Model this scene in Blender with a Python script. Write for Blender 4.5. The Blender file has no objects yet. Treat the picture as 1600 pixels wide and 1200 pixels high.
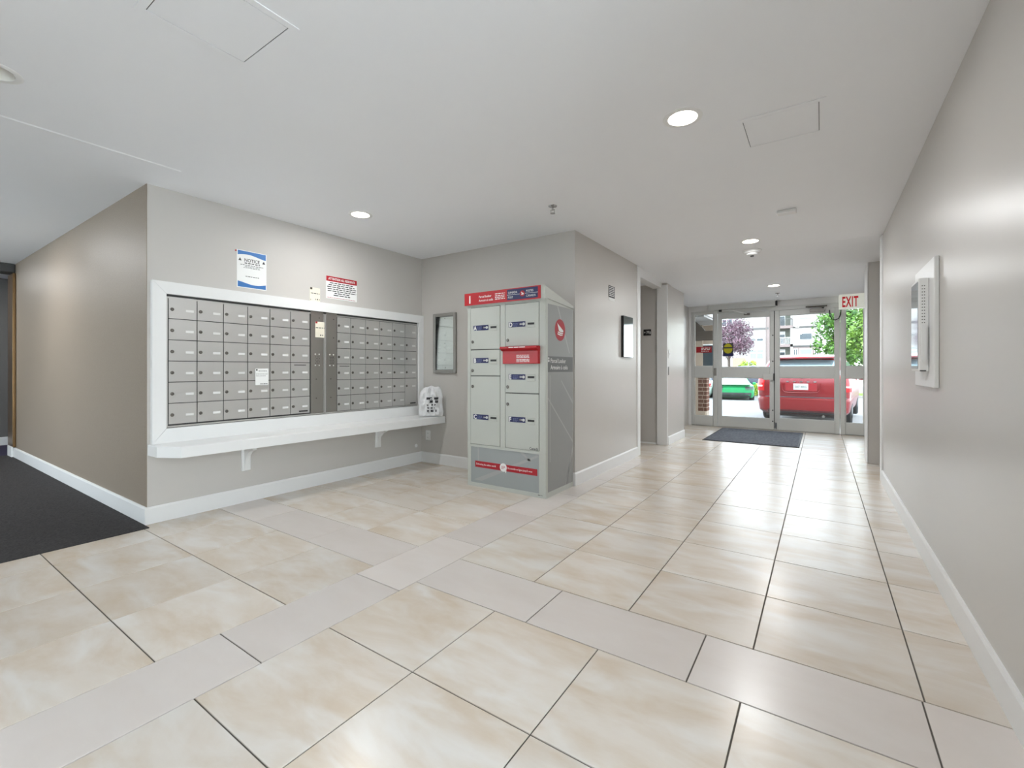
import bpy, math, random
from mathutils import Matrix, Vector
PI = math.pi
C = bpy.context.scene.collection
SC = bpy.context.scene
# ------------------------------------------------------------------ camera, sky, exposure
cam = bpy.data.cameras.new('camera')
cam.sensor_width = 36.0
cam.lens = 36.0 * 709.56 / 1600.0
cam.shift_y = -22.65 / 1600.0
cam.clip_end = 400
camo = bpy.data.objects.new('camera', cam)
camo.location = (0, 0, 1.1)
camo.rotation_euler = (PI / 2, 0, 0.597238)
C.objects.link(camo)
SC.camera = camo
SC.view_settings.view_transform = 'Standard'
SC.view_settings.look = 'None'
SC.view_settings.gamma = 1
SC.view_settings.use_curve_mapping = False
SC.view_settings.exposure = 1.95
SKY = 1.95
LAMP = 2.7
w = bpy.data.worlds.new('sky'); SC.world = w; w.use_nodes = True
nt = w.node_tree
bgn = nt.nodes['Background']; bgn.inputs[1].default_value = SKY
tc = nt.nodes.new('ShaderNodeTexCoord'); sx = nt.nodes.new('ShaderNodeSeparateXYZ')
rmp = nt.nodes.new('ShaderNodeValToRGB')
rmp.color_ramp.elements[0].position = 0.0; rmp.color_ramp.elements[0].color = (0.90, 0.95, 1.0, 1)
rmp.color_ramp.elements[1].position = 0.6; rmp.color_ramp.elements[1].color = (0.74, 0.85, 1.0, 1)
nt.links.new(tc.outputs['Generated'], sx.inputs[0]); nt.links.new(sx.outputs['Z'], rmp.inputs[0])
nt.links.new(rmp.outputs[0], bgn.inputs[0])
sun = bpy.data.lights.new('sun', 'SUN'); sun.energy = .6; sun.angle = 0.6; sun.color = (1, .97, .93)
suno = bpy.data.objects.new('sun', sun); suno.rotation_euler = (math.radians(38), 0, math.radians(25)); C.objects.link(suno)

# ------------------------------------------------------------------ materials
def lin(c):
    return tuple((x / 255 / 12.92 if x / 255 <= .04045 else ((x / 255 + .055) / 1.055) ** 2.4) for x in c)
def mat(name, col, rough=.5, metal=0., var=.04, scale=6., bump=0., bscale=60., spec=.5, emit=0., rvar=0., stretch=None):
    m = bpy.data.materials.new(name); m.use_nodes = True
    n, l = m.node_tree.nodes, m.node_tree.links
    b = n['Principled BSDF']
    b.inputs['Roughness'].default_value = rough; b.inputs['Metallic'].default_value = metal
    b.inputs['Specular IOR Level'].default_value = spec
    c = lin(col)
    t = n.new('ShaderNodeTexCoord'); ns = n.new('ShaderNodeTexNoise'); ns.inputs['Scale'].default_value = scale
    ns.inputs['Detail'].default_value = 3
    src = t.outputs['Object']
    if stretch:
        mp = n.new('ShaderNodeMapping'); mp.inputs['Scale'].default_value = stretch
        l.new(src, mp.inputs[0]); src = mp.outputs[0]
    l.new(src, ns.inputs['Vector'])
    mx = n.new('ShaderNodeMix'); mx.data_type = 'RGBA'
    mx.inputs[6].default_value = (*[min(1, x * (1 - var)) for x in c], 1)
    mx.inputs[7].default_value = (*[min(1, x * (1 + var)) for x in c], 1)
    l.new(ns.outputs['Fac'], mx.inputs[0]); l.new(mx.outputs[2], b.inputs['Base Color'])
    if rvar:
        mr = n.new('ShaderNodeMapRange'); mr.inputs[3].default_value = rough - rvar; mr.inputs[4].default_value = rough + rvar
        l.new(ns.outputs['Fac'], mr.inputs[0]); l.new(mr.outputs[0], b.inputs['Roughness'])
    if bump:
        n2 = n.new('ShaderNodeTexNoise'); n2.inputs['Scale'].default_value = bscale; n2.inputs['Detail'].default_value = 4
        l.new(t.outputs['Object'], n2.inputs['Vector'])
        bp = n.new('ShaderNodeBump'); bp.inputs['Strength'].default_value = bump; bp.inputs['Distance'].default_value = .002
        l.new(n2.outputs['Fac'], bp.inputs['Height']); l.new(bp.outputs[0], b.inputs['Normal'])
    if emit:
        b.inputs['Emission Color'].default_value = (*c, 1); b.inputs['Emission Strength'].default_value = emit
    return m
def glass_mat(name, tint=(.96, .98, .97), refl=1.0):
    m = bpy.data.materials.new(name); m.use_nodes = True
    n, l = m.node_tree.nodes, m.node_tree.links
    n.clear()
    o = n.new('ShaderNodeOutputMaterial'); mx = n.new('ShaderNodeMixShader'); tr = n.new('ShaderNodeBsdfTransparent')
    gl = n.new('ShaderNodeBsdfGlossy'); fr = n.new('ShaderNodeFresnel'); fr.inputs[0].default_value = 1.45
    tr.inputs[0].default_value = (*tint, 1); gl.inputs['Roughness'].default_value = .02
    gl.inputs[0].default_value = (refl, refl, refl, 1)
    l.new(fr.outputs[0], mx.inputs[0]); l.new(tr.outputs[0], mx.inputs[1]); l.new(gl.outputs[0], mx.inputs[2]); l.new(mx.outputs[0], o.inputs[0])
    return m
def tile_mat(name, base, vein, light, rough, amt):
    m = bpy.data.materials.new(name); m.use_nodes = True
    n, l = m.node_tree.nodes, m.node_tree.links
    b = n['Principled BSDF']; b.inputs['Roughness'].default_value = rough; b.inputs['Specular IOR Level'].default_value = .5
    t = n.new('ShaderNodeTexCoord'); oi = n.new('ShaderNodeObjectInfo')
    vm = n.new('ShaderNodeVectorMath'); vm.operation = 'MULTIPLY_ADD'
    cx = n.new('ShaderNodeCombineXYZ')
    for i in range(3): l.new(oi.outputs['Random'], cx.inputs[i])
    vm.inputs[1].default_value = (37, 53, 71); l.new(cx.outputs[0], vm.inputs[0])
    mp = n.new('ShaderNodeMapping'); mp.inputs['Scale'].default_value = (1.3, 3.2, 1.0); mp.inputs['Rotation'].default_value = (0, 0, .35)
    l.new(t.outputs['Object'], mp.inputs[0]); l.new(mp.outputs[0], vm.inputs[2])
    n1 = n.new('ShaderNodeTexNoise'); n1.inputs['Scale'].default_value = 1.35; n1.inputs['Detail'].default_value = 7
    n1.inputs['Distortion'].default_value = .5; n1.inputs['Roughness'].default_value = .62
    n2 = n.new('ShaderNodeTexNoise'); n2.inputs['Scale'].default_value = 2.2; n2.inputs['Detail'].default_value = 4; n2.inputs['Distortion'].default_value = .5; n2.inputs['Roughness'].default_value = .5
    l.new(vm.outputs[0], n1.inputs['Vector']); l.new(vm.outputs[0], n2.inputs['Vector'])
    r1 = n.new('ShaderNodeValToRGB'); e = r1.color_ramp.elements
    e[0].position = .36; e[0].color = (*lin(vein), 1); e[1].position = .62; e[1].color = (*lin(base), 1)
    l.new(n1.outputs['Fac'], r1.inputs[0])
    r2 = n.new('ShaderNodeValToRGB'); r2.color_ramp.interpolation = 'EASE'; e = r2.color_ramp.elements
    e[0].position = .40; e[0].color = (0, 0, 0, 1); e[1].position = .80; e[1].color = (amt, amt, amt, 1)
    l.new(n2.outputs['Fac'], r2.inputs[0])
    mx = n.new('ShaderNodeMix'); mx.data_type = 'RGBA'; mx.inputs[7].default_value = (*lin(light), 1)
    l.new(r2.outputs[0], mx.inputs[0]); l.new(r1.outputs[0], mx.inputs[6])
    hv = n.new('ShaderNodeHueSaturation'); mr = n.new('ShaderNodeMapRange'); mr.inputs[3].default_value = .95; mr.inputs[4].default_value = 1.05
    l.new(oi.outputs['Random'], mr.inputs[0]); l.new(mr.outputs[0], hv.inputs['Value']); l.new(mx.outputs[2], hv.inputs['Color'])
    l.new(hv.outputs[0], b.inputs['Base Color'])
    return m
def leaf_mat(name, c1, c2):
    m = bpy.data.materials.new(name); m.use_nodes = True
    n, l = m.node_tree.nodes, m.node_tree.links
    b = n['Principled BSDF']; b.inputs['Roughness'].default_value = .55
    t = n.new('ShaderNodeTexCoord'); ns = n.new('ShaderNodeTexNoise'); ns.inputs['Scale'].default_value = 2.2; ns.inputs['Detail'].default_value = 5
    l.new(t.outputs['Object'], ns.inputs['Vector'])
    r = n.new('ShaderNodeValToRGB'); e = r.color_ramp.elements
    e[0].position = .35; e[0].color = (*lin(c1), 1); e[1].position = .65; e[1].color = (*lin(c2), 1)
    l.new(ns.outputs['Fac'], r.inputs[0]); l.new(r.outputs[0], b.inputs['Base Color'])
    b.inputs['Subsurface Weight'].default_value = 0
    return m

M = dict(
    wall=mat('wall_paint', (203, 199, 194), .34, var=.015, scale=1.5, bump=.06, bscale=90, rvar=.05),
    wall2=mat('mail_wall_paint', (203, 199, 194), .6, var=.015, scale=1.5, bump=.05, bscale=90),
    paper=mat('corridor_wallpaper', (152, 139, 124), .42, var=.10, scale=110, bump=.6, bscale=220),
    dark=mat('dark_wallpaper', (112, 110, 108), .55, var=.12, scale=80, bump=.3, bscale=200),
    ceil=mat('ceiling_paint', (246, 247, 250), .75, var=.012, scale=2.5, bump=.08, bscale=25),
    white=mat('white_trim', (238, 238, 237), .35, var=.015, scale=4, bump=.03, bscale=40),
    grout=mat('grout', (92, 87, 80), .85, var=.12, scale=20),
    tile=tile_mat('marbled_tile', (219, 210, 199), (207, 191, 171), (226, 223, 218), .26, .9),
    btile=tile_mat('plain_tile', (217, 209, 203), (213, 204, 197), (220, 214, 209), .26, .4),
    carpet=mat('charcoal_carpet', (66, 64, 64), .95, var=.75, scale=95, bump=.8, bscale=260, spec=.15),
    purple=mat('violet_carpet', (66, 62, 82), .95, var=.4, scale=90, spec=.15),
    matt=mat('mat_pile', (98, 101, 108), .95, var=.85, scale=34, bump=.8, bscale=200, spec=.15),
    matrub=mat('mat_rubber', (38, 38, 40), .7),
    steel=mat('satin_aluminium', (212, 211, 209), .34, .7, var=.03, scale=3, rvar=.04),
    steel2=mat('brushed_steel', (172, 168, 163), .33, .9, var=.06, scale=5, stretch=(1, 1, .15), rvar=.06),
    lock=mat('lock_metal', (120, 117, 112), .35, .9),
    black=mat('black_plastic', (24, 24, 25), .45),
    dgrey=mat('dark_grey', (70, 70, 70), .5),
    label=mat('label_white', (240, 240, 238), .5),
    ink=mat('ink', (58, 58, 60), .6),
    lockbody=mat('locker_grey', (192, 195, 188), .4, var=.02, scale=5),
    lockside=mat('locker_print', (150, 151, 149), .38, var=.05, scale=3),
    lockline=mat('locker_print_pale', (171, 172, 170), .38),
    lockbase=mat('locker_base_print', (158, 163, 163), .38, var=.06, scale=3),
    red=mat('red_enamel', (184, 16, 30), .35, var=.03),
    redp=mat('red_print', (172, 20, 36), .5),
    fineprint=mat('fine_print', (112, 122, 164), .5),
    navy=mat('navy_print', (22, 30, 84), .45),
    dsign=mat('grey_print', (104, 105, 105), .45),
    blue=mat('blue_print', (58, 120, 188), .5, var=.12, scale=8),
    paperw=mat('paper', (246, 246, 244), .7, var=.01),
    cream=mat('cream_card', (240, 233, 215), .7),
    alu=mat('grey_aluminium', (160, 158, 153), .4, .5, var=.03),
    door=mat('door_grey', (214, 215, 212), .38, .1, var=.02),
    seal=mat('door_seal', (60, 61, 62), .7),
    glass=glass_mat('clear_glass'),
    bulb=mat('bulb_glow', (255, 247, 232), .5, emit=22),
    can=mat('lamp_reflector', (240, 238, 232), .25, var=.01),
    chrome=mat('chrome', (200, 200, 200), .15, 1.0),
    exitf=mat('exit_face', (214, 216, 206), .45, emit=.12),
    exitr=mat('exit_letters', (188, 8, 28), .45, emit=.1),
    bronze=mat('bronze_strip', (124, 98, 68), .3, .9, var=.1, scale=4),
    bag=mat('white_polythene', (232, 232, 233), .32, var=.03, bump=.5, bscale=30),
    yellow=mat('sticker_yellow', (190, 182, 30), .5),
    # outside
    bounce=mat('bounce_paving', (236, 234, 230), .85, var=.04, scale=3, spec=.2),  # kept very pale to throw daylight up through the added windows
    asphalt=mat('asphalt', (118, 117, 116), .85, var=.05, scale=1.2, bump=.3, bscale=40, spec=.2),
    conc=mat('concrete', (150, 146, 139), .85, var=.05, scale=2, spec=.2),
    line=mat('road_paint', (232, 232, 230), .7),
    vred=mat('car_red', (108, 8, 17), .25, .1, var=.02, spec=.5),
    vred2=mat('lamp_red', (176, 10, 20), .15, var=.05),
    cglass=mat('car_glass', (132, 150, 156), .10, .5, var=.05),
    tyre=mat('tyre_rubber', (30, 30, 31), .8),
    hub=mat('alloy', (150, 152, 155), .3, .8),
    cgreen=mat('car_green', (30, 132, 78), .25, .1),
    cwhite=mat('car_white', (205, 208, 210), .25),
    cdark=mat('car_slate', (44, 50, 66), .2, .2),
    bplast=mat('bumper_plastic', (40, 40, 42), .6),
    plate=mat('plate_white', (168, 169, 165), .5),
    pgreen=mat('plate_ink', (16, 50, 36), .5),
    stucco=mat('building_white', (158, 155, 152), .9, var=.02, scale=.6, spec=.2),
    stucco2=mat('building_rose', (132, 120, 117), .9, var=.02, scale=.6, spec=.2),
    bgrey=mat('building_grey', (92, 92, 91), .8),
    bgreen=mat('building_sage', (122, 128, 118), .9),
    wpane=mat('far_pane', (62, 72, 78), .15, .4, var=.25, scale=1.5),
    wpane2=mat('far_pane_pale', (120, 132, 130), .15, .2, var=.1, scale=1.5),
    brick=mat('brick_face', (92, 60, 46), .9, var=.18, scale=9, spec=.2),
    mortar=mat('mortar', (160, 146, 132), .95, spec=.2),
    brown=mat('brown_beam', (66, 56, 46), .7, var=.08),
    beige=mat('beige_render', (158, 142, 126), .9, spec=.2),
    bark=mat('bark', (92, 82, 74), .9, var=.2, scale=8),
    lpur=leaf_mat('leaf_purple', (58, 36, 50), (118, 84, 100)),
    lgrn=leaf_mat('leaf_green', (54, 92, 24), (124, 160, 58)),
    lgrn2=leaf_mat('leaf_deep_green', (36, 78, 24), (102, 146, 54)),
    lyel=leaf_mat('leaf_lime', (100, 134, 20), (166, 186, 56)),
    grass=mat('grass', (108, 136, 52), .9, var=.25, scale=8, spec=.2),
)

# ------------------------------------------------------------------ mesh helpers
class MB:
    def __init__(s): s.v = []; s.f = []
    def quad(s, a, b, c, d):
        k = len(s.v); s.v += [a, b, c, d]; s.f.append((k, k + 1, k + 2, k + 3)); return s
    def poly(s, pts):
        k = len(s.v); s.v += list(pts); s.f.append(tuple(range(k, k + len(pts)))); return s
    def box(s, x0, x1, y0, y1, z0, z1, b=0.):
        if b > 0:
            b = min(b, (x1 - x0) * .45, (y1 - y0) * .45, (z1 - z0) * .45)
            k = len(s.v)
            # chamfered box: 24 verts
            idx = {}
            for i, x in enumerate((x0, x1)):
                for j, y in enumerate((y0, y1)):
                    for h, z in enumerate((z0, z1)):
                        sx, sy, sz = (b if i == 0 else -b), (b if j == 0 else -b), (b if h == 0 else -b)
                        idx[i, j, h, 0] = len(s.v); s.v.append((x, y + sy, z + sz))
                        idx[i, j, h, 1] = len(s.v); s.v.append((x + sx, y, z + sz))
                        idx[i, j, h, 2] = len(s.v); s.v.append((x + sx, y + sy, z))
            F = s.f
            for i in (0, 1):
                q = [idx[i, 0, 0, 0], idx[i, 1, 0, 0], idx[i, 1, 1, 0], idx[i, 0, 1, 0]]; F.append(tuple(q if i else q[::-1]))
                q = [idx[0, i, 0, 1], idx[1, i, 0, 1], idx[1, i, 1, 1], idx[0, i, 1, 1]]; F.append(tuple(q[::-1] if i else q))
                q = [idx[0, 0, i, 2], idx[1, 0, i, 2], idx[1, 1, i, 2], idx[0, 1, i, 2]]; F.append(tuple(q if i else q[::-1]))
            for i in (0, 1):
                for j in (0, 1):
                    F.append((idx[i, j, 0, 0], idx[i, j, 0, 1], idx[i, j, 1, 1], idx[i, j, 1, 0]) if (i ^ j) == 0 else (idx[i, j, 0, 1], idx[i, j, 0, 0], idx[i, j, 1, 0], idx[i, j, 1, 1]))
                    F.append((idx[0, i, j, 2], idx[0, i, j, 1], idx[1, i, j, 1], idx[1, i, j, 2]) if (i ^ j) == 1 else (idx[0, i, j, 1], idx[0, i, j, 2], idx[1, i, j, 2], idx[1, i, j, 1]))
                    F.append((idx[i, 0, j, 0], idx[i, 0, j, 2], idx[i, 1, j, 2], idx[i, 1, j, 0]) if (i ^ j) == 0 else (idx[i, 0, j, 2], idx[i, 0, j, 0], idx[i, 1, j, 0], idx[i, 1, j, 2]))
                    for h in (0, 1):
                        t = (idx[i, j, h, 0], idx[i, j, h, 1], idx[i, j, h, 2]); F.append(t)
            return s
        k = len(s.v)
        s.v += [(x0, y0, z0), (x1, y0, z0), (x1, y1, z0), (x0, y1, z0), (x0, y0, z1), (x1, y0, z1), (x1, y1, z1), (x0, y1, z1)]
        for q in ((0, 3, 2, 1), (4, 5, 6, 7), (0, 1, 5, 4), (1, 2, 6, 5), (2, 3, 7, 6), (3, 0, 4, 7)): s.f.append(tuple(k + i for i in q))
        return s
    def prism(s, pts, a0, a1, axis='z'):
        """extrude a 2-D outline along an axis; pts are the two other coordinates in x,y,z order"""
        def P(p, a):
            return (p[0], p[1], a) if axis == 'z' else ((p[0], a, p[1]) if axis == 'y' else (a, p[0], p[1]))
        k = len(s.v); n = len(pts)
        s.v += [P(p, a0) for p in pts] + [P(p, a1) for p in pts]
        s.f.append(tuple(k + i for i in range(n))[::-1]); s.f.append(tuple(k + n + i for i in range(n)))
        for i in range(n):
            j = (i + 1) % n; s.f.append((k + i, k + j, k + n + j, k + n + i))
        return s
    def cyl(s, p, r, h, axis='z', n=16, r2=None):
        r2 = r if r2 is None else r2
        k = len(s.v)
        for i in range(n):
            a = 2 * PI * i / n; u, v = math.cos(a), math.sin(a)
            for rr, hh in ((r, 0), (r2, h)):
                q = (u * rr, v * rr, hh)
                if axis == 'x': q = (q[2], q[0], q[1])
                elif axis == 'y': q = (q[0], q[2], q[1])
                s.v.append((p[0] + q[0], p[1] + q[1], p[2] + q[2]))
        for i in range(n):
            j = (i + 1) % n; s.f.append((k + 2 * i, k + 2 * j, k + 2 * j + 1, k + 2 * i + 1))
        s.f.append(tuple(k + 2 * i for i in range(n))[::-1]); s.f.append(tuple(k + 2 * i + 1 for i in range(n)))
        return s
    def lathe(s, p, prof, n=28, axis='z', cap=False):
        k = len(s.v); m = len(prof)
        for i in range(n):
            a = 2 * PI * i / n
            for r, z in prof:
                q = (r * math.cos(a), r * math.sin(a), z)
                if axis == 'x': q = (q[2], q[0], q[1])
                elif axis == 'y': q = (q[0], q[2], q[1])
                s.v.append((p[0] + q[0], p[1] + q[1], p[2] + q[2]))
        for i in range(n):
            j = (i + 1) % n
            for t in range(m - 1): s.f.append((k + i * m + t, k + j * m + t, k + j * m + t + 1, k + i * m + t + 1))
        if cap:
            s.f.append(tuple(k + i * m for i in range(n))[::-1]); s.f.append(tuple(k + i * m + m - 1 for i in range(n)))
        return s
    def tube(s, pts, r, n=8):
        k = len(s.v); pts = [Vector(p) for p in pts]
        for i, p in enumerate(pts):
            d = (pts[min(i + 1, len(pts) - 1)] - pts[max(i - 1, 0)]).normalized()
            u = d.cross(Vector((0, 0, 1)));
            if u.length < .01: u = d.cross(Vector((1, 0, 0)))
            u.normalize(); v = d.cross(u)
            for a in range(n):
                t = 2 * PI * a / n; s.v.append(tuple(p + u * math.cos(t) * r + v * math.sin(t) * r))
        for i in range(len(pts) - 1):
            for a in range(n):
                b = (a + 1) % n; s.f.append((k + i * n + a, k + i * n + b, k + (i + 1) * n + b, k + (i + 1) * n + a))
        s.f.append(tuple(k + a for a in range(n))[::-1]); s.f.append(tuple(k + (len(pts) - 1) * n + a for a in range(n)))
        return s
    def slices(s, sl, n=5):
        """stack of rounded-rectangle plans: (z, y0, y1, half width, corner radius)"""
        k = len(s.v); rings = []
        for z, y0, y1, hw, cr in sl:
            ring = []
            cr = min(cr, hw * .95, (y1 - y0) * .45)
            for cx, cy, a0 in ((hw - cr, y0 + cr, -PI / 2), (hw - cr, y1 - cr, 0), (-hw + cr, y1 - cr, PI / 2), (-hw + cr, y0 + cr, PI)):
                for t in range(n):
                    a = a0 + PI / 2 * t / (n - 1); ring.append((cx + cr * math.cos(a), cy + cr * math.sin(a), z))
            rings.append(ring)
        m = len(rings[0])
        for r in rings: s.v += r
        for i in range(len(rings) - 1):
            for a in range(m):
                b = (a + 1) % m; s.f.append((k + i * m + a, k + i * m + b, k + (i + 1) * m + b, k + (i + 1) * m + a))
        s.f.append(tuple(k + a for a in range(m))[::-1]); s.f.append(tuple(k + (len(rings) - 1) * m + a for a in range(m)))
        return s
    def mesh(s, name, m, smooth=False):
        me = bpy.data.meshes.new(name); me.from_pydata(s.v, [], s.f); me.validate(); me.update()
        if smooth:
            me.polygons.foreach_set('use_smooth', [True] * len(me.polygons))
            try: me.set_sharp_from_angle(angle=math.radians(35))
            except Exception: pass
        if m is not None: me.materials.append(m)
        return me
def obj(name, mb, m, parent=None, smooth=False, loc=None):
    me = mb if isinstance(mb, bpy.types.Mesh) else mb.mesh(name, m, smooth)
    o = bpy.data.objects.new(name, me); C.objects.link(o)
    if parent is not None:
        o.parent = parent
        if loc is None and 'origin' in ROOTS.get(parent.name, {}):
            o.matrix_parent_inverse = Matrix.Translation(-Vector(ROOTS[parent.name]['origin']))
    if loc is not None: o.location = loc
    return o
ROOTS = {}
def thing(name, label, cat, loc, group=None, local=False, rz=0.):
    o = bpy.data.objects.new(name, None); C.objects.link(o); o.location = loc; o.rotation_euler = (0, 0, rz)
    o.empty_display_size = .1
    o['label'] = label; o['category'] = cat
    if group: o['group'] = group
    ROOTS[o.name] = {} if local else {'origin': tuple(loc)}
    return o
def tag(o, label, cat, group=None):
    o['label'] = label; o['category'] = cat
    if group: o['group'] = group
    return o
def struct(name, mb, m, parent=None, smooth=False):
    o = obj(name, mb, m, parent, smooth)
    if parent is None: o['kind'] = 'structure'
    return o
def bx(*a, b=0.): return MB().box(*a, b=b)
ROT = {'+x': (PI / 2, 0, PI / 2), '-y': (PI / 2, 0, 0), '-x': (PI / 2, 0, -PI / 2), '+y': (PI / 2, 0, PI)}
def text(body, size, m, parent, loc, face, align='LEFT', name='lettering', sxy=(1, 1), ext=.0004, bold=0., spacing=1.):
    cu = bpy.data.curves.new('t', 'FONT'); cu.body = body; cu.size = size; cu.align_x = align; cu.extrude = ext
    cu.resolution_u = 2; cu.offset = bold; cu.space_character = spacing
    to = bpy.data.objects.new('t', cu)
    me = bpy.data.meshes.new_from_object(to)
    bpy.data.objects.remove(to); bpy.data.curves.remove(cu)
    me.name = name; me.materials.clear(); me.materials.append(m)
    from mathutils import Euler
    R = Euler(ROT[face] if isinstance(face, str) else face).to_matrix().to_4x4()
    me.transform(Matrix.Translation(loc) @ R @ Matrix.Diagonal((sxy[0], sxy[1], 1, 1)))
    me.update()
    return obj(name, me, m, parent)
def lines_mesh(face, at, rows, th=.001):
    """rows: (u0, u1, v0, v1) bars of small print on a face; at = plane coordinate"""
    mb = MB()
    for u0, u1, v0, v1 in rows:
        if face == '+x': mb.box(at, at + th, u0, u1, v0, v1)
        elif face == '-y': mb.box(u0, u1, at - th, at, v0, v1)
        elif face == '-x': mb.box(at - th, at, u0, u1, v0, v1)
    return mb
rnd = random.Random(7)
def print_rows(u0, u1, v, h, words=5, gap=.25, fill=1.):
    """one line of unreadable small print as word-long bars"""
    out = []; u = u0; end = u0 + (u1 - u0) * fill
    while u < end:
        wd = (u1 - u0) / words * rnd.uniform(.5, 1.2)
        out.append((u, min(u + wd, end), v, v + h)); u += wd + h * .9
    return out

# ------------------------------------------------------------------ room shell
H = 2.42; HW = 2.6
struct('floor', MB().box(-12, 1.8, -2.4, 9.58, -.15, -.004), M['grout'])
FLOOR = bpy.data.objects['floor']
TILES = {}
def tile(x0, x1, y0, y1, border=False):
    g = .0024
    x0 += g; x1 -= g; y0 += g; y1 -= g
    if x1 - x0 < .02 or y1 - y0 < .02: return
    w_, d_ = round(x1 - x0, 3), round(y1 - y0, 3)
    key = (w_, d_, border)
    if key not in TILES:
        mb = MB(); a, b, e = w_ / 2, d_ / 2, .0012
        k = 0
        mb.v = [(-a, -b, -.012), (a, -b, -.012), (a, b, -.012), (-a, b, -.012), (-a, -b, -e), (a, -b, -e), (a, b, -e), (-a, b, -e),
                (-a + e, -b + e, 0), (a - e, -b + e, 0), (a - e, b - e, 0), (-a + e, b - e, 0)]
        mb.f = [(8, 9, 10, 11)] + [(i, (i + 1) % 4, 4 + (i + 1) % 4, 4 + i) for i in range(4)] + [(4 + i, 4 + (i + 1) % 4, 8 + (i + 1) % 4, 8 + i) for i in range(4)]
        TILES[key] = mb.mesh('border_tile' if border else 'tile', M['btile'] if border else M['tile'])
    obj('border_tile' if border else 'tile', TILES[key], None, FLOOR, loc=((x0 + x1) / 2, (y0 + y1) / 2, rnd.uniform(-.0004, .0004)))
BL, BR, B0, B1 = -2.072, -1.735, 1.668, 2.011
rows = []
y = B0
while y > -2.3: rows.append((max(y - .505, -2.38), y)); y -= .505
y = B1
while y < 9.45: rows.append((y, min(y + .504, 9.46))); y += .504
def xmin(ym): return -3.85 if ym < 1.2 else (-3.95 if ym < 3.9 else (-1.93 if ym < 5.5 else -3.3))
def xmax(ym): return .497 if ym < 5.55 else 1.65
cols = [BR + .505 * i for i in range(8)]
colsl = [BL - .502 * i for i in range(6)]
for y0, y1 in rows:
    ym = (y0 + y1) / 2
    for i in range(7):
        if cols[i] < xmax(ym): tile(cols[i], min(cols[i + 1], xmax(ym)), y0, y1)
    if ym > 5.5:
        for i in range(3): tile(BR - .505 * (i + 1), BR - .505 * i, y0, y1)
    elif ym < 3.9:
        for i in range(5):
            if colsl[i] > xmin(ym) + .03:
                a = max(colsl[i + 1], xmin(ym))
                if a - xmin(ym) < .06: a = xmin(ym)
                if i > 0 and colsl[i] - xmin(ym) < .06: continue
                tile(a, colsl[i], y0, min(y1, 3.9))
y = .2075 - .673 * 4
while y < 5.53:
    tile(BL if y < 3.6 else -1.93, BR, max(y, -2.38), min(y + .673, 5.53), True); y += .673
x = BR
while x < .49: tile(x, min(x + .671, .497), B0, B1, True); x += .671
x = BL
while x > -3.9: tile(max(x - .664, -3.95), x, B0, B1, True); x -= .664

# ceiling with real holes for the recessed lamps
LAMPS = [(-.600, 2.474), (-3.245, 2.474), (-.600, 5.244), (-3.025, .365), (-.600, -.8), (-6.3, .365), (-9.0, .365)]  # the one behind the viewer is unseen, added for fill
LAMP2 = (-.575, 7.72)
HOLE = .078
def ceiling_cell(mb, x0, x1, y0, y1, hole, z):
    zz = z if callable(z) else (lambda yy: z)
    if hole is None:
        mb.quad((x0, y0, zz(y0)), (x0, y1, zz(y1)), (x1, y1, zz(y1)), (x1, y0, zz(y0))); return
    cx, cy = hole; n = 32; ring = []; outer = []
    for i in range(n):
        a = 2 * PI * i / n; u, v = math.cos(a), math.sin(a)
        ring.append((cx + HOLE * u, cy + HOLE * v)); m_ = max(abs(u), abs(v)); outer.append((u / m_, v / m_))
    hx, hy = (x1 - x0) / 2, (y1 - y0) / 2; mx, my = (x0 + x1) / 2, (y0 + y1) / 2
    for i in range(n):
        j = (i + 1) % n
        p, q = ring[i], ring[j]; P = (mx + outer[i][0] * hx, my + outer[i][1] * hy); Q = (mx + outer[j][0] * hx, my + outer[j][1] * hy)
        mb.quad((p[0], p[1], zz(p[1])), (q[0], q[1], zz(q[1])), (Q[0], Q[1], zz(Q[1])), (P[0], P[1], zz(P[1])))
def make_ceiling(name, x0, x1, y0, y1, holes, z, parent=None):
    mb = MB(); e = .09
    xs = sorted({x0, x1} | {c + s for h in holes for c, s in ((h[0], -e), (h[0], e))})
    ys = sorted({y0, y1} | {c + s for h in holes for c, s in ((h[1], -e), (h[1], e))})
    # merge near-identical cut lines
    def merge(a):
        o = [a[0]]
        for t in a[1:]:
            if t - o[-1] > 1e-4: o.append(t)
        return o
    xs, ys = merge(xs), merge(ys)
    for i in range(len(xs) - 1):
        for j in range(len(ys) - 1):
            hole = None
            for h in holes:
                if xs[i] - 1e-6 <= h[0] - HOLE and h[0] + HOLE <= xs[i + 1] + 1e-6 and ys[j] - 1e-6 <= h[1] - HOLE and h[1] + HOLE <= ys[j + 1] + 1e-6: hole = h
            ceiling_cell(mb, xs[i], xs[i + 1], ys[j], ys[j + 1], hole, z)
    return struct(name, mb, M['ceil'], parent)
CE = make_ceiling('ceiling', -10, 1.8, -2.4, 5.70, LAMPS, H)
zs = lambda yy: H - .08 * min(1, max(0, (yy - 5.7) / 1.3))
mb = MB(); mb.quad((-3.5, 5.7, H), (-3.5, 7.0, 2.34), (1.8, 7.0, 2.34), (1.8, 5.7, H)); struct('sloped_ceiling', mb, M['ceil'], CE)
c2 = make_ceiling('ceiling', -3.5, 1.8, 7.0, 9.6, [LAMP2], 2.34)
struct('roof', MB().box(-12, 1.95, -2.5, 9.75, 2.62, 2.8), M['conc'])
obj('seam', MB().prism([(-3.538, H), (-3.526, H - .004), (-3.516, H)], .2, 1.26, 'y'), M['ceil'], CE)

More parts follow.
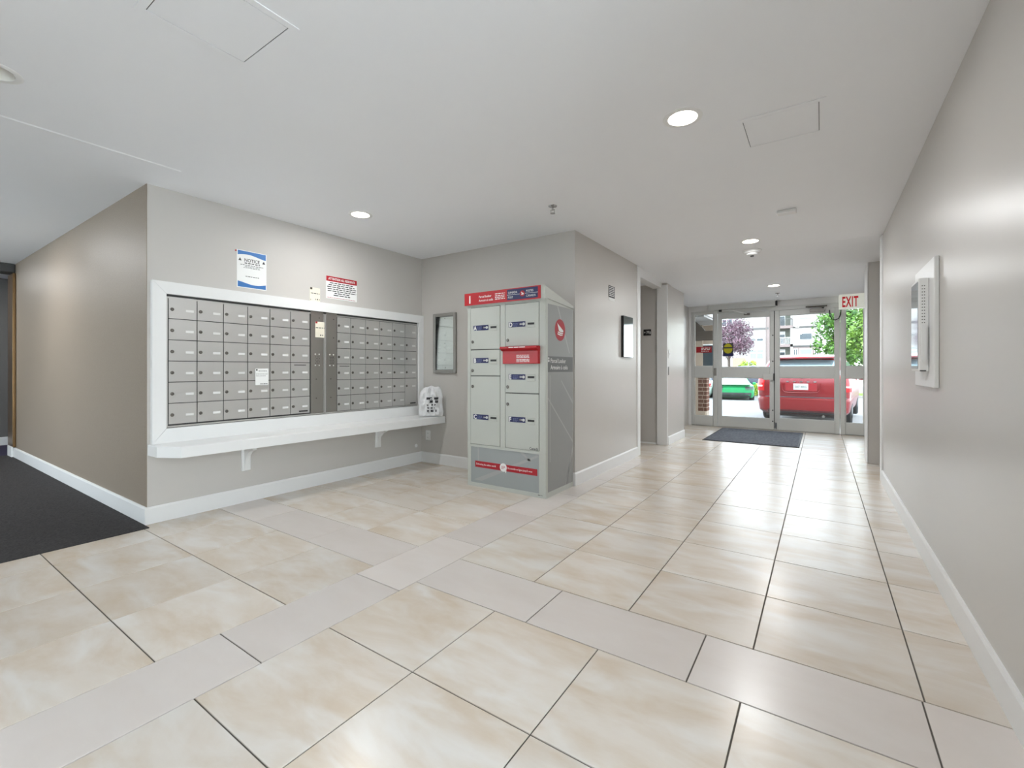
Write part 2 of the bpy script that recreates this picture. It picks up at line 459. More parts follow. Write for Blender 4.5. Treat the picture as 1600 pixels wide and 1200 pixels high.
struct('wall_left', MB().box(-4.105, -3.955, 1.2095, 4.05, -.01, HW), M['wall2'])
struct('wall_corridor', MB().prism([(-8.29, 1.206), (-3.9552, 1.206), (-3.9552, 1.209), (-4.106, 1.209), (-4.106, 1.35), (-8.29, 1.35)], -.01, HW), M['paper'])
struct('wall_back', MB().box(-3.955, -2.05, 3.89, 4.05, -.01, HW), M['wall2'])
struct('wall_hall', MB().box(-2.05, -1.925, 3.89, 5.64, -.01, HW), M['wall'])
struct('trim_1', MB().box(-2.06, -1.913, 5.64, 5.745, 0, 2.415, b=.004), M['white'])
hd = struct('trim_2', MB().box(-2.05, -1.922, 5.745, 6.72, 2.29, HW), M['white'])
struct('wall_side_room', MB().box(-3.4, -1.986, 6.735, 6.86, -.01, HW), M['wall'])
struct('wall_side_room_end', MB().box(-3.4, -3.3, 5.64, 6.735, -.01, HW), M['wall'])
struct('wall_side_room_near', MB().box(-3.3, -2.05, 5.60, 5.72, -.01, HW), M['wall'])
struct('wall_hall_end', MB().box(-1.984, -1.845, 6.72, 7.70, -.01, HW), M['wall'])
struct('trim_3', MB().box(-1.99, -1.838, 6.70, 6.732, 0, 2.33, b=.004), M['white'])
struct('wall_vestibule_left', MB().box(-2.32, -2.18, 6.86, 9.46, -.01, HW), M['wall'])
struct('wall_right', MB().box(.5, .65, 1.3, 5.68, -.01, HW).box(.5, .65, -2.4, -1.9, -.01, HW).box(.5, .65, -1.9, 1.3, -.01, .06).box(.5, .65, -1.9, 1.3, 2.25, HW), M['wall'])
mb = MB().box(.54, .62, -1.9, 1.3, .06, .12).box(.54, .62, -1.9, 1.3, 2.19, 2.25)
for y in (-1.9, -.83, .21, 1.24): mb.box(.54, .62, y, y + .06, .12, 2.19)
w3 = struct('added_window_3', mb, M['door'])  # unseen window added to bring fill daylight across the lobby
for y in (-1.84, -.77, .27): obj('pane', bx(.577, .583, y, y + (1.01 if y < 0 and y < -1 else .98 if y < 0 else .97), .12, 2.19), M['glass'], w3)
struct('bounce_slab_side', MB().box(.66, 16, -14, 9.4, -.2, -.06), M['bounce'])  # added pale slab, bounces daylight up through the side window
struct('trim_4', MB().box(.486, .66, 5.68, 5.80, 0, 2.41, b=.004), M['white'])
struct('wall_right_niche', MB().box(.66, 1.75, 5.68, 5.80, -.01, HW), M['wall'])
struct('wall_niche_end', MB().box(1.65, 1.75, 5.80, 6.75, -.01, HW), M['wall'])
struct('wall_right_end', MB().box(.459, 1.75, 6.75, 7.12, -.01, HW), M['wall'])
struct('trim_5', MB().box(.447, .4588, 6.742, 7.125, 0, 2.36, b=.003), M['white'])
struct('wall_vestibule_right', MB().box(.66, .8, 7.12, 9.46, -.01, HW), M['wall'])
struct('wall_entrance', MB().box(-2.32, -2.125, 9.46, 9.60, -.01, HW).box(.62, .8, 9.46, 9.60, -.01, HW).box(-2.125, .62, 9.46, 9.60, 2.235, HW), M['white'])
struct('wall_behind', MB().box(-12, -7.9, -2.55, -2.4, -.01, HW).box(-4.7, .65, -2.55, -2.4, -.01, HW).box(-7.9, -4.7, -2.55, -2.4, -.01, .06).box(-7.9, -4.7, -2.55, -2.4, 2.25, HW), M['wall'])
mb = MB().box(-7.9, -4.7, -2.51, -2.43, .06, .12).box(-7.9, -4.7, -2.51, -2.43, 2.19, 2.25)
for x in (-7.9, -6.83, -5.79, -4.76): mb.box(x, x + .06, -2.51, -2.43, .12, 2.19)
w4 = struct('added_window_4', mb, M['door'])  # out-of-view window added to brighten the corridor ceiling and wall
for x in (-7.84, -6.77, -5.73): obj('pane', bx(x, x + .97, -2.475, -2.469, .12, 2.19), M['glass'], w4)
struct('bounce_slab_rear', MB().box(-16, -.5, -14, -2.56, -.2, -.06), M['bounce'])  # added pale slab that bounces light in at the rear window
struct('wall_corridor_end', MB().box(-9.95, -9.8, -2.4, 3.0, -.01, HW), M['dark'])
struct('wall_corridor_turn', MB().box(-9.8, -4.1, 3.0, 3.15, -.01, HW), M['dark'])
obj('wallpaper_edge', bx(-8.6, -8.29, 1.206, 1.36, -.01, HW), M['paper'], bpy.data.objects['wall_corridor'])

# baseboards, 118 mm high with an eased top
def base(name, p, q, nrm, h=.122, t=.014):
    """run from p to q (x, y); nrm = unit normal into the room"""
    mb = MB(); (x0, y0), (x1, y1) = p, q
    prof = [(0, 0), (t, 0), (t, h - .012), (t - .006, h), (0, h)]
    a = [(x0 + nrm[0] * u, y0 + nrm[1] * u, v) for u, v in prof]; b = [(x1 + nrm[0] * u, y1 + nrm[1] * u, v) for u, v in prof]
    n = len(prof); mb.v = a + b
    mb.f = [tuple(range(n))[::-1], tuple(range(n, 2 * n))] + [(i, (i + 1) % n, n + (i + 1) % n, n + i) for i in range(n)]
    return struct(name, mb, M['white'])
base('baseboard_left', (-3.955, 1.192), (-3.955, 3.89), (1, 0))
base('baseboard_corridor', (-8.62, 1.206), (-3.9552, 1.206), (0, -1))
base('baseboard_back', (-3.941, 3.89), (-1.9252, 3.89), (0, -1))
base('baseboard_hall', (-1.925, 3.876), (-1.925, 5.64), (1, 0))
base('baseboard_hall_end', (-1.845, 6.74), (-1.845, 7.7), (1, 0))
base('baseboard_right', (.5, 5.68), (.5, 1.3), (-1, 0))
base('baseboard_side_room', (-3.3, 6.735), (-1.99, 6.735), (0, -1), h=.02)
base('baseboard_vestibule', (.66, 7.12), (.66, 9.46), (-1, 0))
base('baseboard_corridor_end', (-9.8, 3.0), (-9.8, -2.4), (1, 0))
base('baseboard_behind', (.5, -2.4), (-4.7, -2.4), (0, 1))
# bronze edge at the far end of the corridor wall
t = thing('corner_post', 'tall bronze metal edge strip closing the far end of the taupe corridor wall', 'trim', (-8.45, 1.19, 0))
obj('strip', bx(-8.60, -8.30, 1.176, 1.204, .135, 2.30, b=.004), M['bronze'], t)
obj('base_cap', bx(-8.60, -8.36, 1.172, 1.1918, .0, .135, b=.004), M['white'], t)
t = thing('emergency_lamp', 'small grey lamp box fixed at the top of the bronze strip near the corridor ceiling', 'lamp', (-8.45, 1.12, 2.3))
obj('housing', bx(-8.55, -8.33, 1.07, 1.2055, 2.305, 2.42, b=.01), M['dgrey'], t)
obj('lens', MB().lathe((-8.47, 1.072, 2.36), [(0, -.012), (.02, -.008), (.028, 0)], 16, 'y'), M['chrome'], t, True)

# ------------------------------------------------------------------ carpets
o = tag(obj('carpet', bx(-8.60, -3.85, -2.38, 1.19, -.004, .005), M['carpet']), 'charcoal speckled carpet filling the side corridor beside the mailbox wall corner', 'carpet')
o = tag(obj('carpet', bx(-9.79, -8.60, -2.38, 2.98, -.004, .004), M['purple']), 'dark violet carpet at the far end of the side corridor', 'carpet')
t = thing('entrance_mat', 'dark grey ribbed entrance mat lying on the tiles before the glass doors', 'mat', (-.9, 8.4, 0))
obj('border', bx(-1.53, -.25, 7.52, 9.30, .0005, .006), M['matrub'], t)
obj('pile', bx(-1.50, -.28, 7.55, 9.27, .006, .011, b=.003), M['matt'], t)

# ------------------------------------------------------------------ ceiling fittings
def downlight(x, y, z, label, group='recessed ceiling lamps', k=1.):
    t = thing('recessed_downlight', label, 'ceiling lamp', (x, y, z), group)
    obj('trim_ring', MB().lathe((x, y, z), [(.072, .0), (.072, -.003), (.09, -.005), (.098, -.001), (.098, .0)], 36), M['white'], t, True)
    obj('reflector', MB().lathe((x, y, z), [(.072, -.002), (.071, .02), (.062, .06), (.056, .075)], 36), M['can'], t, True)
    obj('bulb', MB().lathe((x, y, z + .06), [(.001, -.012), (.03, -.008), (.048, .004), (.05, .014)], 24), M['bulb'] if k else M['can'], t, True)
    if not k: return
    li = bpy.data.lights.new('downlight', 'AREA'); li.shape = 'DISK'; li.size = .12; li.energy = LAMP * k; li.color = (.965, .985, 1.0)
    lo = bpy.data.objects.new('lamp_glow', li); C.objects.link(lo); lo.location = (x, y, z - .008)
for (x, y), lab in zip(LAMPS, ['round lit downlight in the ceiling beside the larger square access hatch', 'round lit downlight in the ceiling in front of the mailbox wall',
                               'round lit downlight in the hall ceiling just before the smoke detector', 'unlit round downlight over the corridor mouth, only its ring showing at the picture edge',
                               'unseen round downlight added for fill in the lobby ceiling behind the viewer', 'round downlight above the charcoal carpet of the side corridor', 'round downlight above the violet carpet at the corridor end']):
    downlight(x, y, H, lab, k=1.7 if x < -5 or y > 5 else (0. if x < -3 and y < 1 else 1.))
downlight(LAMP2[0], LAMP2[1], 2.34, 'round lit downlight in the lower ceiling closest to the glass doors', k=1.7)
def hatch(x0, x1, y0, y1, label):
    t = thing('access_hatch', label, 'ceiling hatch', ((x0 + x1) / 2, (y0 + y1) / 2, H), 'square access hatches in the ceiling')
    f = .028; g = .003
    mb = MB()
    mb.box(x0 - f, x0, y0 - f, y1 + f, H - .0035, H).box(x1, x1 + f, y0 - f, y1 + f, H - .0035, H).box(x0, x1, y0 - f, y0, H - .0035, H).box(x0, x1, y1, y1 + f, H - .0035, H)
    obj('frame', mb, M['ceil'], t)
    obj('gap', bx(x0 + .0002, x1 - .0002, y0 + .0002, y1 - .0002, H - .0006, H - .0001), M['dgrey'], t)
    obj('panel', bx(x0 + g, x1 - g, y0 + g, y1 - g, H - .0032, H - .0007, b=.001), M['ceil'], t)
hatch(-.346, -.006, 2.695, 3.022, 'white square access hatch in the ceiling next to a lit downlight')
hatch(-2.045, -1.70, .62, .965, 'white square access hatch in the ceiling, cut off by the top picture edge')
def sprinkler(x, y, z, label):
    t = thing('sprinkler', label, 'sprinkler', (x, y, z), 'fire sprinklers on the ceiling')
    obj('escutcheon', MB().lathe((x, y, z), [(.036, 0), (.034, -.005), (.014, -.009), (.013, -.014)], 20), M['chrome'], t, True)
    obj('body', MB().cyl((x, y, z - .035), .008, .035, n=10).box(x - .018, x - .014, y - .002, y + .002, z - .055, z - .03).box(x + .014, x + .018, y - .002, y + .002, z - .055, z - .03)
        .box(x - .018, x + .018, y - .002, y + .002, z - .034, z - .03).box(x - .018, x + .018, y - .002, y + .002, z - .058, z - .054), M['chrome'], t)
    obj('deflector', MB().cyl((x, y, z - .062), .02, .003, n=14), M['chrome'], t)
sprinkler(-1.79, 3.216, H, 'small chrome sprinkler head on the ceiling in front of the red and grey parcel locker')
sprinkler(-.58, 8.52, 2.34, 'small sprinkler head on the lower ceiling over the double glass doors')
t = thing('smoke_detector', 'round white smoke detector under the hall ceiling just past a downlight', 'smoke detector', (-.63, 5.66, H))
obj('base', MB().cyl((-.63, 5.66, H - .015), .095, .015, n=32), M['white'], t, True)
obj('cover', MB().lathe((-.63, 5.66, H), [(.085, -.015), (.078, -.03), (.06, -.034), (.052, -.05), (.03, -.058), (.001, -.058)], 28), M['white'], t, True)
obj('sensor', MB().cyl((-.63, 5.66, H - .068), .018, .012, n=14), M['black'], t, True)
t = thing('ceiling_sensor', 'small white rectangular sensor box on the hall ceiling beyond the access hatch', 'sensor', (-.235, 4.4, H))
obj('housing', bx(-.305, -.165, 4.36, 4.44, H - .028, H, b=.005), M['white'], t)
obj('lens', bx(-.295, -.175, 4.3585, 4.3600, H - .022, H - .008), M['label'], t)

# ------------------------------------------------------------------ mailbox wall
XW = -3.955
t = thing('mailbox_surround', 'wide white mitred frame around the two banks of metal mailboxes', 'frame', (XW, 2.55, .58))
oy0, oy1, oz0, oz1 = 1.228, 3.886, .5662, 1.738
iy0, iy1, iz0, iz1 = 1.313, 3.815, .672, 1.650
XF = -3.918
g = .0006
def mitre(pts, nm): obj(nm, MB().prism(pts, XW + .0002, XF, 'x'), M['white'], t)
mitre([(oy0, oz1), (iy0 + g, iz1), (iy1 - g, iz1), (oy1, oz1)], 'top_rail')
mitre([(oy0, oz0), (oy1, oz0), (iy1 - g, iz0), (iy0 + g, iz0)], 'bottom_rail')
mitre([(oy0 - g, oz0 + g), (iy0 - g, iz0 + g), (iy0 - g, iz1 - g), (oy0 - g, oz1 - g)], 'side_rail')
mitre([(oy1 + g, oz0 + g), (oy1 + g, oz1 - g), (iy1 + g, iz1 - g), (iy1 + g, iz0 + g)], 'side_rail')
obj('shade_backing', MB().box(XW + .0001, XW + .0015, iy0, iy1, iz0, iz1), M['dgrey'], bpy.data.objects['wall_left'])  # dark sheet on the flat wall paints the shade around the doors

XD = -3.941          # face of the doors
def frame_ring(mb, y0, y1, z0, z1, w_, xa, xb):
    mb.box(xa, xb, y0, y0 + w_, z0, z1).box(xa, xb, y1 - w_, y1, z0, z1).box(xa, xb, y0 + w_, y1 - w_, z0, z0 + w_).box(xa, xb, y0 + w_, y1 - w_, z1 - w_, z1)
    return mb
DOORM = {}
def mail_door(parent, y0, y1, z0, z1, slot=False, nameplate=False, vent=False, lock=True):
    w_, h_ = round(y1 - y0 - .0055, 4), round(z1 - z0 - .005, 4)
    k = (w_, h_)
    if k not in DOORM: DOORM[k] = MB().box(.004, .009, 0, w_, 0, h_, b=.0008).mesh('door', M['steel'])
    d = obj('door', DOORM[k], None, parent, loc=Vector((XD - .009, y0 + .0028, z0 + .0025)) - Vector(parent.location))
    if 'lk' not in DOORM:
        DOORM['lk'] = MB().lathe((0, 0, 0), [(.0125, 0), (.0125, .003), (.009, .0045), (.0085, .007), (.001, .007)], 14, 'x').mesh('lock', M['lock'], True)
        DOORM['lb'] = MB().box(0, .0012, 0, .052, 0, .017).mesh('number_label', M['label'])
        DOORM['ln'] = MB().box(.0012, .0016, .018, .034, .005, .012).mesh('number', M['ink'])
        DOORM['sl'] = MB().box(0, .001, 0, .115, 0, .006).mesh('slot', M['dgrey'])
        DOORM['np'] = MB().box(0, .001, 0, .085, 0, .014).mesh('maker_plate', M['dgrey'])
    zc = (h_ - .152) if h_ > .2 else 0
    if lock: obj('lock', DOORM['lk'], None, d, loc=(.009, w_ * .115, zc + .152 * .44))
    obj('number_label', DOORM['lb'], None, d, loc=(.0091, w_ - .072, zc + .152 * .36))
    if slot: obj('slot', DOORM['sl'], None, d, loc=(.0091, w_ * .16, h_ - .022))
    if nameplate: obj('maker_plate', DOORM['np'], None, d, loc=(.0091, w_ * .42, .012))
    return d
def strip_panel(parent, y0, y1, z0, z1):
    p = obj('steel_panel', MB().box(XD - .012, XD + .002, y0, y1, z0, z1, b=.0015), M['steel2'], parent)
    mb = MB(); cy = (y0 + y1) / 2
    zc = (z0 + z1) / 2 + .02
    for r in range(5):
        for c_ in range(-1, 2):
            mb.cyl((XD + .0015, cy + c_ * .016 + (.006 if r % 2 else 0), zc - .03 + r * .015), .0035, .0012, 'x', 8)
    obj('speaker_holes', mb, M['black'], p)['kind'] = 'stuff'
    for dy in (-.02, .02):
        for dz in (.055, -.05):
            obj('rivet', MB().lathe((XD + .002, cy + dy, zc + dz), [(.0075, 0), (.005, .003), (.001, .0036)], 8, 'x'), M['label'], p, True)
    for dz in (-.36, -.18, .22, .40):
        obj('screw', MB().cyl((XD + .0018, cy + (.02 if dz > 0 else -.01), zc + dz), .006, .0015, 'x', 10), M['lock'], p)
zlev = [.696 + .1555 * i for i in range(7)]
t = thing('mailbox_bank', 'larger looking bank of 36 metal mailboxes by the room corner with the blue notice above', 'mailboxes', (XW, 1.88, .698), 'banks of metal mailboxes')
obj('frame', frame_ring(MB(), 1.316, 2.594, .676, 1.634, .011, XD - .012, XD + .001), M['steel'], t)
for c_ in range(6):
    y0 = 1.331 + .1852 * c_
    for r in range(6):
        mail_door(t, y0, y0 + .1852, zlev[r], zlev[r + 1], slot=(c_ == 5 and r == 2), nameplate=(c_ == 5 and r == 0))
strip_panel(t, 2.452, 2.580, .689, 1.6485)
t = thing('mailbox_bank', 'duller grey bank of metal mailboxes near the white bag, with a tall parcel door', 'mailboxes', (XW, 3.2, .698), 'banks of metal mailboxes')
obj('frame', frame_ring(MB(), 2.598, 3.812, .676, 1.634, .011, XD - .012, XD + .001), M['steel'], t)
strip_panel(t, 2.612, 2.727, .689, 1.6485)
zr = [z - .008 for z in zlev]
ycs = [2.730, 2.888] + [2.888 + .1822 * i for i in range(1, 6)]
for c_ in range(6):
    for r in range(6):
        if c_ == 5 and r < 2: continue
        mail_door(t, ycs[c_], ycs[c_ + 1], zr[r], zr[r + 1], slot=(c_ == 0 and r == 2), lock=not (c_ == 5 and r == 5))
mail_door(t, ycs[5], ycs[6], zr[0], zr[2], nameplate=True)

# shelf under the mailboxes
t = thing('mail_shelf', 'long white ledge with a clipped corner below the mailboxes on two brackets', 'shelf', (XW, 2.5, .5))
pts = [(-3.9545, 1.212), (-3.80, 1.216), (-3.645, 1.306), (-3.562, 3.875), (-3.9545, 3.875)]
ins = [(-3.95, 1.216), (-3.803, 1.22), (-3.651, 1.309), (-3.568, 3.872), (-3.95, 3.872)]
mb = MB(); k = 5
mb.v = [(x, y, .489) for x, y in pts] + [(x, y, .561) for x, y in pts] + [(x, y, .566) for x, y in ins]
mb.f = [(4, 3, 2, 1, 0), (10, 11, 12, 13, 14)] + [(i, (i + 1) % 5, 5 + (i + 1) % 5, 5 + i) for i in range(5)] + [(5 + i, 5 + (i + 1) % 5, 10 + (i + 1) % 5, 10 + i) for i in range(5)]
obj('shelf_board', mb, M['white'], t)
for y in (1.875, 3.235):
    b_ = obj('bracket', MB().prism([(XW + .0005, .27), (XW + .020, .27), (XW + .026, .33), (XW + .045, .38), (XW + .085, .42), (XW + .15, .446), (XW + .15, .4885), (XW + .0005, .4885)], y - .016, y + .016, 'y'), M['white'], t)
    obj('back_plate', bx(XW + .0004, XW + .016, y - .036, y + .036, .262, .4885, b=.003), M['white'], b_)
# bag on the shelf
def bag():
    n, m_ = 18, 22; V = []; F = []
    rr = random.Random(3)
    ph = [rr.uniform(0, 6.28) for _ in range(12)]
    W_, H_, T_ = .27, .345, .075
    for side in (1, -1):
        for j in range(m_ + 1):
            for i in range(n + 1):
                u = -1 + 2 * i / n; v = j / m_
                edge = (1 - abs(u) ** 5) * (1 - (2 * v - 1) ** 8) * (1 - .75 * math.exp(-((u + .42) / .09) ** 2))
                wv = W_ / 2 * (.94 + .06 * math.sin(4.2 * v + .2) + .03 * math.sin(11 * v)) * (1 - (max(0, v - .82) / .18) ** 2.2 * .22)
                crease = 1.7 * (.010 * math.sin(9 * u + 3 * v + ph[0]) + .008 * math.sin(17 * v - 6 * u + ph[1]) + .006 * math.sin(23 * u + 11 * v + ph[2]) + .005 * math.sin(37 * v + 15 * u + ph[3]))
                th = (T_ * (.5 + .5 * (1 - v) ** .7) * max(0, edge) ** .5 + (crease if side == 1 else crease * .3) * max(0, edge))
                top = (-.035 * max(0, -u - .35) - .01 * u * u + .006 * math.sin(7 * u + 1)) * v
                V.append((u * wv, -side * th * .6, v * H_ + top))
    st = (n + 1) * (m_ + 1)
    for s_ in (0, 1):
        for j in range(m_):
            for i in range(n):
                a = s_ * st + j * (n + 1) + i; q = (a, a + 1, a + n + 2, a + n + 1); F.append(q if s_ == 0 else q[::-1])
    mb = MB(); mb.v = V; mb.f = F
    t = thing('plastic_bag', 'crumpled white plastic bag with dark print standing on the shelf end in the corner', 'bag', (-3.640, 3.724, .5665), local=True, rz=math.radians(40))
    obj('bag_body', mb, M['bag'], t, True)
    # printed lines, bent over the front
    mb = MB()
    def surf(u, v):
        best = min(((abs(p[0] - u) + abs(p[2] - v), p) for p in V[:st]), key=lambda z: z[0])[1]; return best[1] - .004
    for v0, h_, u0, u1, wd in ((.196, .026, -.045, .105, 3), (.160, .028, -.015, .085, 2), (.128, .020, .010, .060, 2), (.126, .016, -.045, -.025, 1), (.096, .014, -.04, .045, 3), (.058, .024, -.04, .065, 4)):
        for a, b, c_, d in print_rows(u0, u1, v0, h_, wd):
            n_ = 4
            for i in range(n_):
                ua, ub = a + (b - a) * i / n_, a + (b - a) * (i + 1) / n_
                mb.quad((ua, surf(ua, c_), c_), (ub, surf(ub, c_), c_), (ub, surf(ub, d), d), (ua, surf(ua, d), d))
    p = obj('print', mb, M['ink'], t); p['kind'] = 'stuff'
bag()

# notices on the mailbox wall
def notice(name, label, cat, y0, y1, z0, z1, x=XW, th=.0012, m='paperw', tilt=0):
    t = thing(name, label, cat, (x, (y0 + y1) / 2, z0))
    obj('sheet', bx(x + .0003, x + .0003 + th, y0, y1, z0, z1), M[m], t)
    return t, x + .0003 + th
t, xs = notice('notice_sheet', 'white notice with blue wave bands headed NOTICE taped above the first mailboxes', 'notice', 1.808, 2.048, 1.778, 2.088)
def wave(z0, z1, up):
    n = 14; mb = MB()
    for i in range(n):
        a, b = i / n, (i + 1) / n
        fa = .012 * math.sin(a * 4.5 + (0 if up else 2)) ; fb = .012 * math.sin(b * 4.5 + (0 if up else 2))
        ya, yb = 1.814 + .228 * a, 1.814 + .228 * b
        if up: mb.quad((xs + .0004, ya, z0 + fa), (xs + .0004, yb, z0 + fb), (xs + .0004, yb, z1), (xs + .0004, ya, z1))
        else: mb.quad((xs + .0004, ya, z0), (xs + .0004, yb, z0), (xs + .0004, yb, z1 + fb), (xs + .0004, ya, z1 + fa))
    return mb
obj('blue_band', wave(2.046, 2.083, True), M['blue'], t); obj('blue_band', wave(1.784, 1.820, False), M['blue'], t)
text('NOTICE', .038, M['ink'], t, (xs, 1.928, 1.997), '+x', 'CENTER', sxy=(.9, 1), bold=.0006)
for yy in (1.832, 2.024):
    obj('warning_mark', MB().prism([(yy - .013, 2.0), (yy + .013, 2.0), (yy, 2.024)], xs, xs + .0004, 'x').prism([(yy - .007, 2.004), (yy + .007, 2.004), (yy, 2.017)], xs, xs + .0006, 'x'), M['ink'], t)
R = print_rows(1.868, 1.992, 1.981, .008, 4) + print_rows(1.835, 2.02, 1.966, .005, 9) + print_rows(1.87, 1.99, 1.955, .004, 7) + print_rows(1.86, 1.995, 1.945, .004, 7) + print_rows(1.875, 1.985, 1.873, .005, 6)
obj('print', lines_mesh('+x', xs, R, .0003), M['ink'], t)['kind'] = 'stuff'
obj('pin', MB().cyl((XW, 1.799, 2.075), .006, .005, 'x', 10), M['red'], t)
t, xs = notice('notice_sheet', 'white notice with a red banner reading ATTENTION ALL RESIDENTS above the mailboxes', 'notice', 2.619, 2.971, 1.792, 2.012)
obj('red_banner', bx(xs, xs + .0004, 2.620, 2.970, 1.961, 2.011), M['redp'], t)
text('ATTENTION ALL RESIDENTS', .027, M['label'], t, (xs + .0005, 2.795, 1.976), '+x', 'CENTER', sxy=(.88, 1.15), bold=.0006)
R = []
for i, (f, wd, a, b) in enumerate(((1, 7, 2.66, 2.93), (1, 7, 2.645, 2.945), (1, 8, 2.63, 2.96), (1, 7, 2.635, 2.955), (1, 8, 2.635, 2.96), (1, 4, 2.71, 2.88), (1, 4, 2.70, 2.89))): R += print_rows(a, b, 1.942 - i * .0195, .009, wd)
obj('print', lines_mesh('+x', xs, R, .0003), M['ink'], t)['kind'] = 'stuff'
obj('print', lines_mesh('+x', xs, print_rows(2.63, 2.95, 1.801, .004, 12), .0003), M['redp'], t)['kind'] = 'stuff'
t, xs = notice('notice_card', 'small cream card stuck on the wall beside the red-bannered notice', 'card', 2.450, 2.555, 1.744, 1.872, m='cream')
obj('corner_mark', bx(xs, xs + .0004, 2.453, 2.475, 1.853, 1.872), M['brown'], t)
obj('print', lines_mesh('+x', xs, print_rows(2.46, 2.55, 1.815, .007, 4) + print_rows(2.505, 2.55, 1.758, .012, 4) + print_rows(2.455, 2.47, 1.753, .010, 2), .0003), M['dgrey'], t)['kind'] = 'stuff'
t, xs = notice('notice_card', 'small cream card stuck on the steel strip between the two mailbox banks', 'card', 2.495, 2.592, 1.405, 1.553, XD + .0025, m='cream')
obj('corner_mark', bx(xs, xs + .0004, 2.497, 2.517, 1.535, 1.553), M['redp'], t)
obj('print', lines_mesh('+x', xs, print_rows(2.50, 2.588, 1.492, .007, 4) + print_rows(2.545, 2.585, 1.42, .012, 4), .0003), M['dgrey'], t)['kind'] = 'stuff'
t, xs = notice('note_slip', 'small white paper slip stuck over a mailbox door in the fourth column', 'note', 1.944, 2.053, .968, 1.108, XD + .0075)
obj('print', lines_mesh('+x', xs, [(1.95, 1.962, 1.09, 1.103)] + print_rows(1.97, 2.04, 1.085, .004, 5) + print_rows(1.95, 2.045, 1.06, .003, 6) + print_rows(1.95, 2.03, 1.045, .003, 6) + print_rows(1.985, 2.045, .975, .006, 4), .0003), M['ink'], t)['kind'] = 'stuff'
# wall plates low in the corner
t = thing('power_outlet', 'white power outlet plate low on the wall in the corner under the shelf', 'outlet', (-3.845, 3.89, .265))
obj('plate', bx(-3.882, -3.806, 3.883, 3.8898, .265, .380, b=.002), M['white'], t)
for z in (.295, .345):
    s_ = obj('socket', bx(-3.862, -3.826, 3.8815, 3.8835, z - .016, z + .016, b=.001), M['label'], t)
    obj('slots', bx(-3.853, -3.851, 3.881, 3.8816, z - .006, z + .008).box(-3.838, -3.836, 3.881, 3.8816, z - .006, z + .006), M['ink'], s_)
t = thing('cable_plate', 'tiny round white plate low on the mailbox wall near the corner', 'wall plate', (XW, 3.80, .2))
obj('plate', MB().lathe((XW, 3.80, .2), [(.022, .0003), (.02, .005), (.008, .008), (.001, .008)], 16, 'x'), M['white'], t, True)

# glazed notice board on the back wall
t = thing('notice_board', 'grey aluminium glazed notice board with blank white sheet hung between mailboxes and locker', 'notice board', (-3.57, 3.89, 1.058))
x0, x1, z0, z1 = -3.745, -3.397, 1.058, 1.745
mb = MB(); f_ = .036; ya, yb = 3.862, 3.8895
mb.box(x0, x0 + f_, ya, yb, z0, z1, b=.004).box(x1 - f_, x1, ya, yb, z0, z1, b=.004).box(x0 + f_, x1 - f_, ya, yb, z0, z0 + f_, b=.004).box(x0 + f_, x1 - f_, ya, yb, z1 - f_, z1, b=.004)
obj('frame', mb, M['alu'], t)
obj('backing', bx(x0 + f_, x1 - f_, 3.880, 3.8893, z0 + f_, z1 - f_), M['dgrey'], t)
p = obj('sheet', bx(x0 + f_ + .008, x1 - f_ - .003, 3.8785, 3.8798, z0 + f_ + .006, z1 - f_ - .006), M['paperw'], t)
for px, pz in ((-3.57, 1.685), (-3.56, 1.12), (-3.57, 1.40)):
    obj('pin', MB().cyl((px, 3.876, pz), .006, .0025, 'y', 10), M['alu'], p)
obj('glass', bx(x0 + f_, x1 - f_, 3.868, 3.870, z0 + f_, z1 - f_), M['glass'], t)

# ------------------------------------------------------------------ parcel locker
LX0, LX1, LY0, LY1 = -2.790, -1.932, 3.352, 3.865
LK = thing('parcel_locker', 'tall grey parcel locker with red header and lettered doors at the hall corner', 'locker', ((LX0 + LX1) / 2, 3.6, 0))
obj('body', MB().prism([(LY0 + .008, 0), (LY1, 0), (LY1, 1.672), (LY0 + .008, 1.715)], LX0 + .004, LX1 - .004, 'x'), M['lockbody'], LK)
p = obj('side_panel', bx(LX1 - .004, LX1, LY0 + .03, LY1 - .005, .045, 1.665), M['lockside'], LK)
def strip(pts, x=LX1 + .0004): return MB().poly([(x, a, b) for a, b in pts])
for q in ([(3.382, .85), (3.392, .86), (3.86, .43), (3.86, .41)], [(3.42, .30), (3.43, .30), (3.43, 1.05), (3.42, 1.05)], [(3.70, .05), (3.72, .05), (3.86, .40), (3.86, .33)],
          [(3.55, 1.66), (3.575, 1.66), (3.80, 1.25), (3.78, 1.25)], [(3.62, 1.0), (3.635, 1.0), (3.86, .80), (3.86, .77)]):
    obj('pale_stripe', strip(q), M['lockline'], p)
mb = MB().box(LX1 - .004, LX1 + .002, LY0, LY0 + .03, 0, 1.71).box(LX1 - .004, LX1 + .001, LY0 + .03, LY1, 0, .045).box(LX1 - .004, LX1 + .001, LY1 - .008, LY1, .045, 1.66)
obj('corner_frame', mb, M['lockbody'], LK)
obj('base_frame', bx(LX0, LX1 - .004, LY0 - .002, LY0 + .008, 0, .035).box(LX0, LX0 + .04, LY0 - .002, LY0 + .008, .035, .372).box(-1.998, LX1 - .004, LY0 - .002, LY0 + .008, .035, .372).box(LX0, LX1 - .004, LY0 - .004, LY0 + .008, .372, .396), M['lockbody'], LK)
bp = obj('base_panel', bx(LX0 + .04, -1.998, LY0 + .001, LY0 + .008, .035, .372), M['lockbase'], LK)
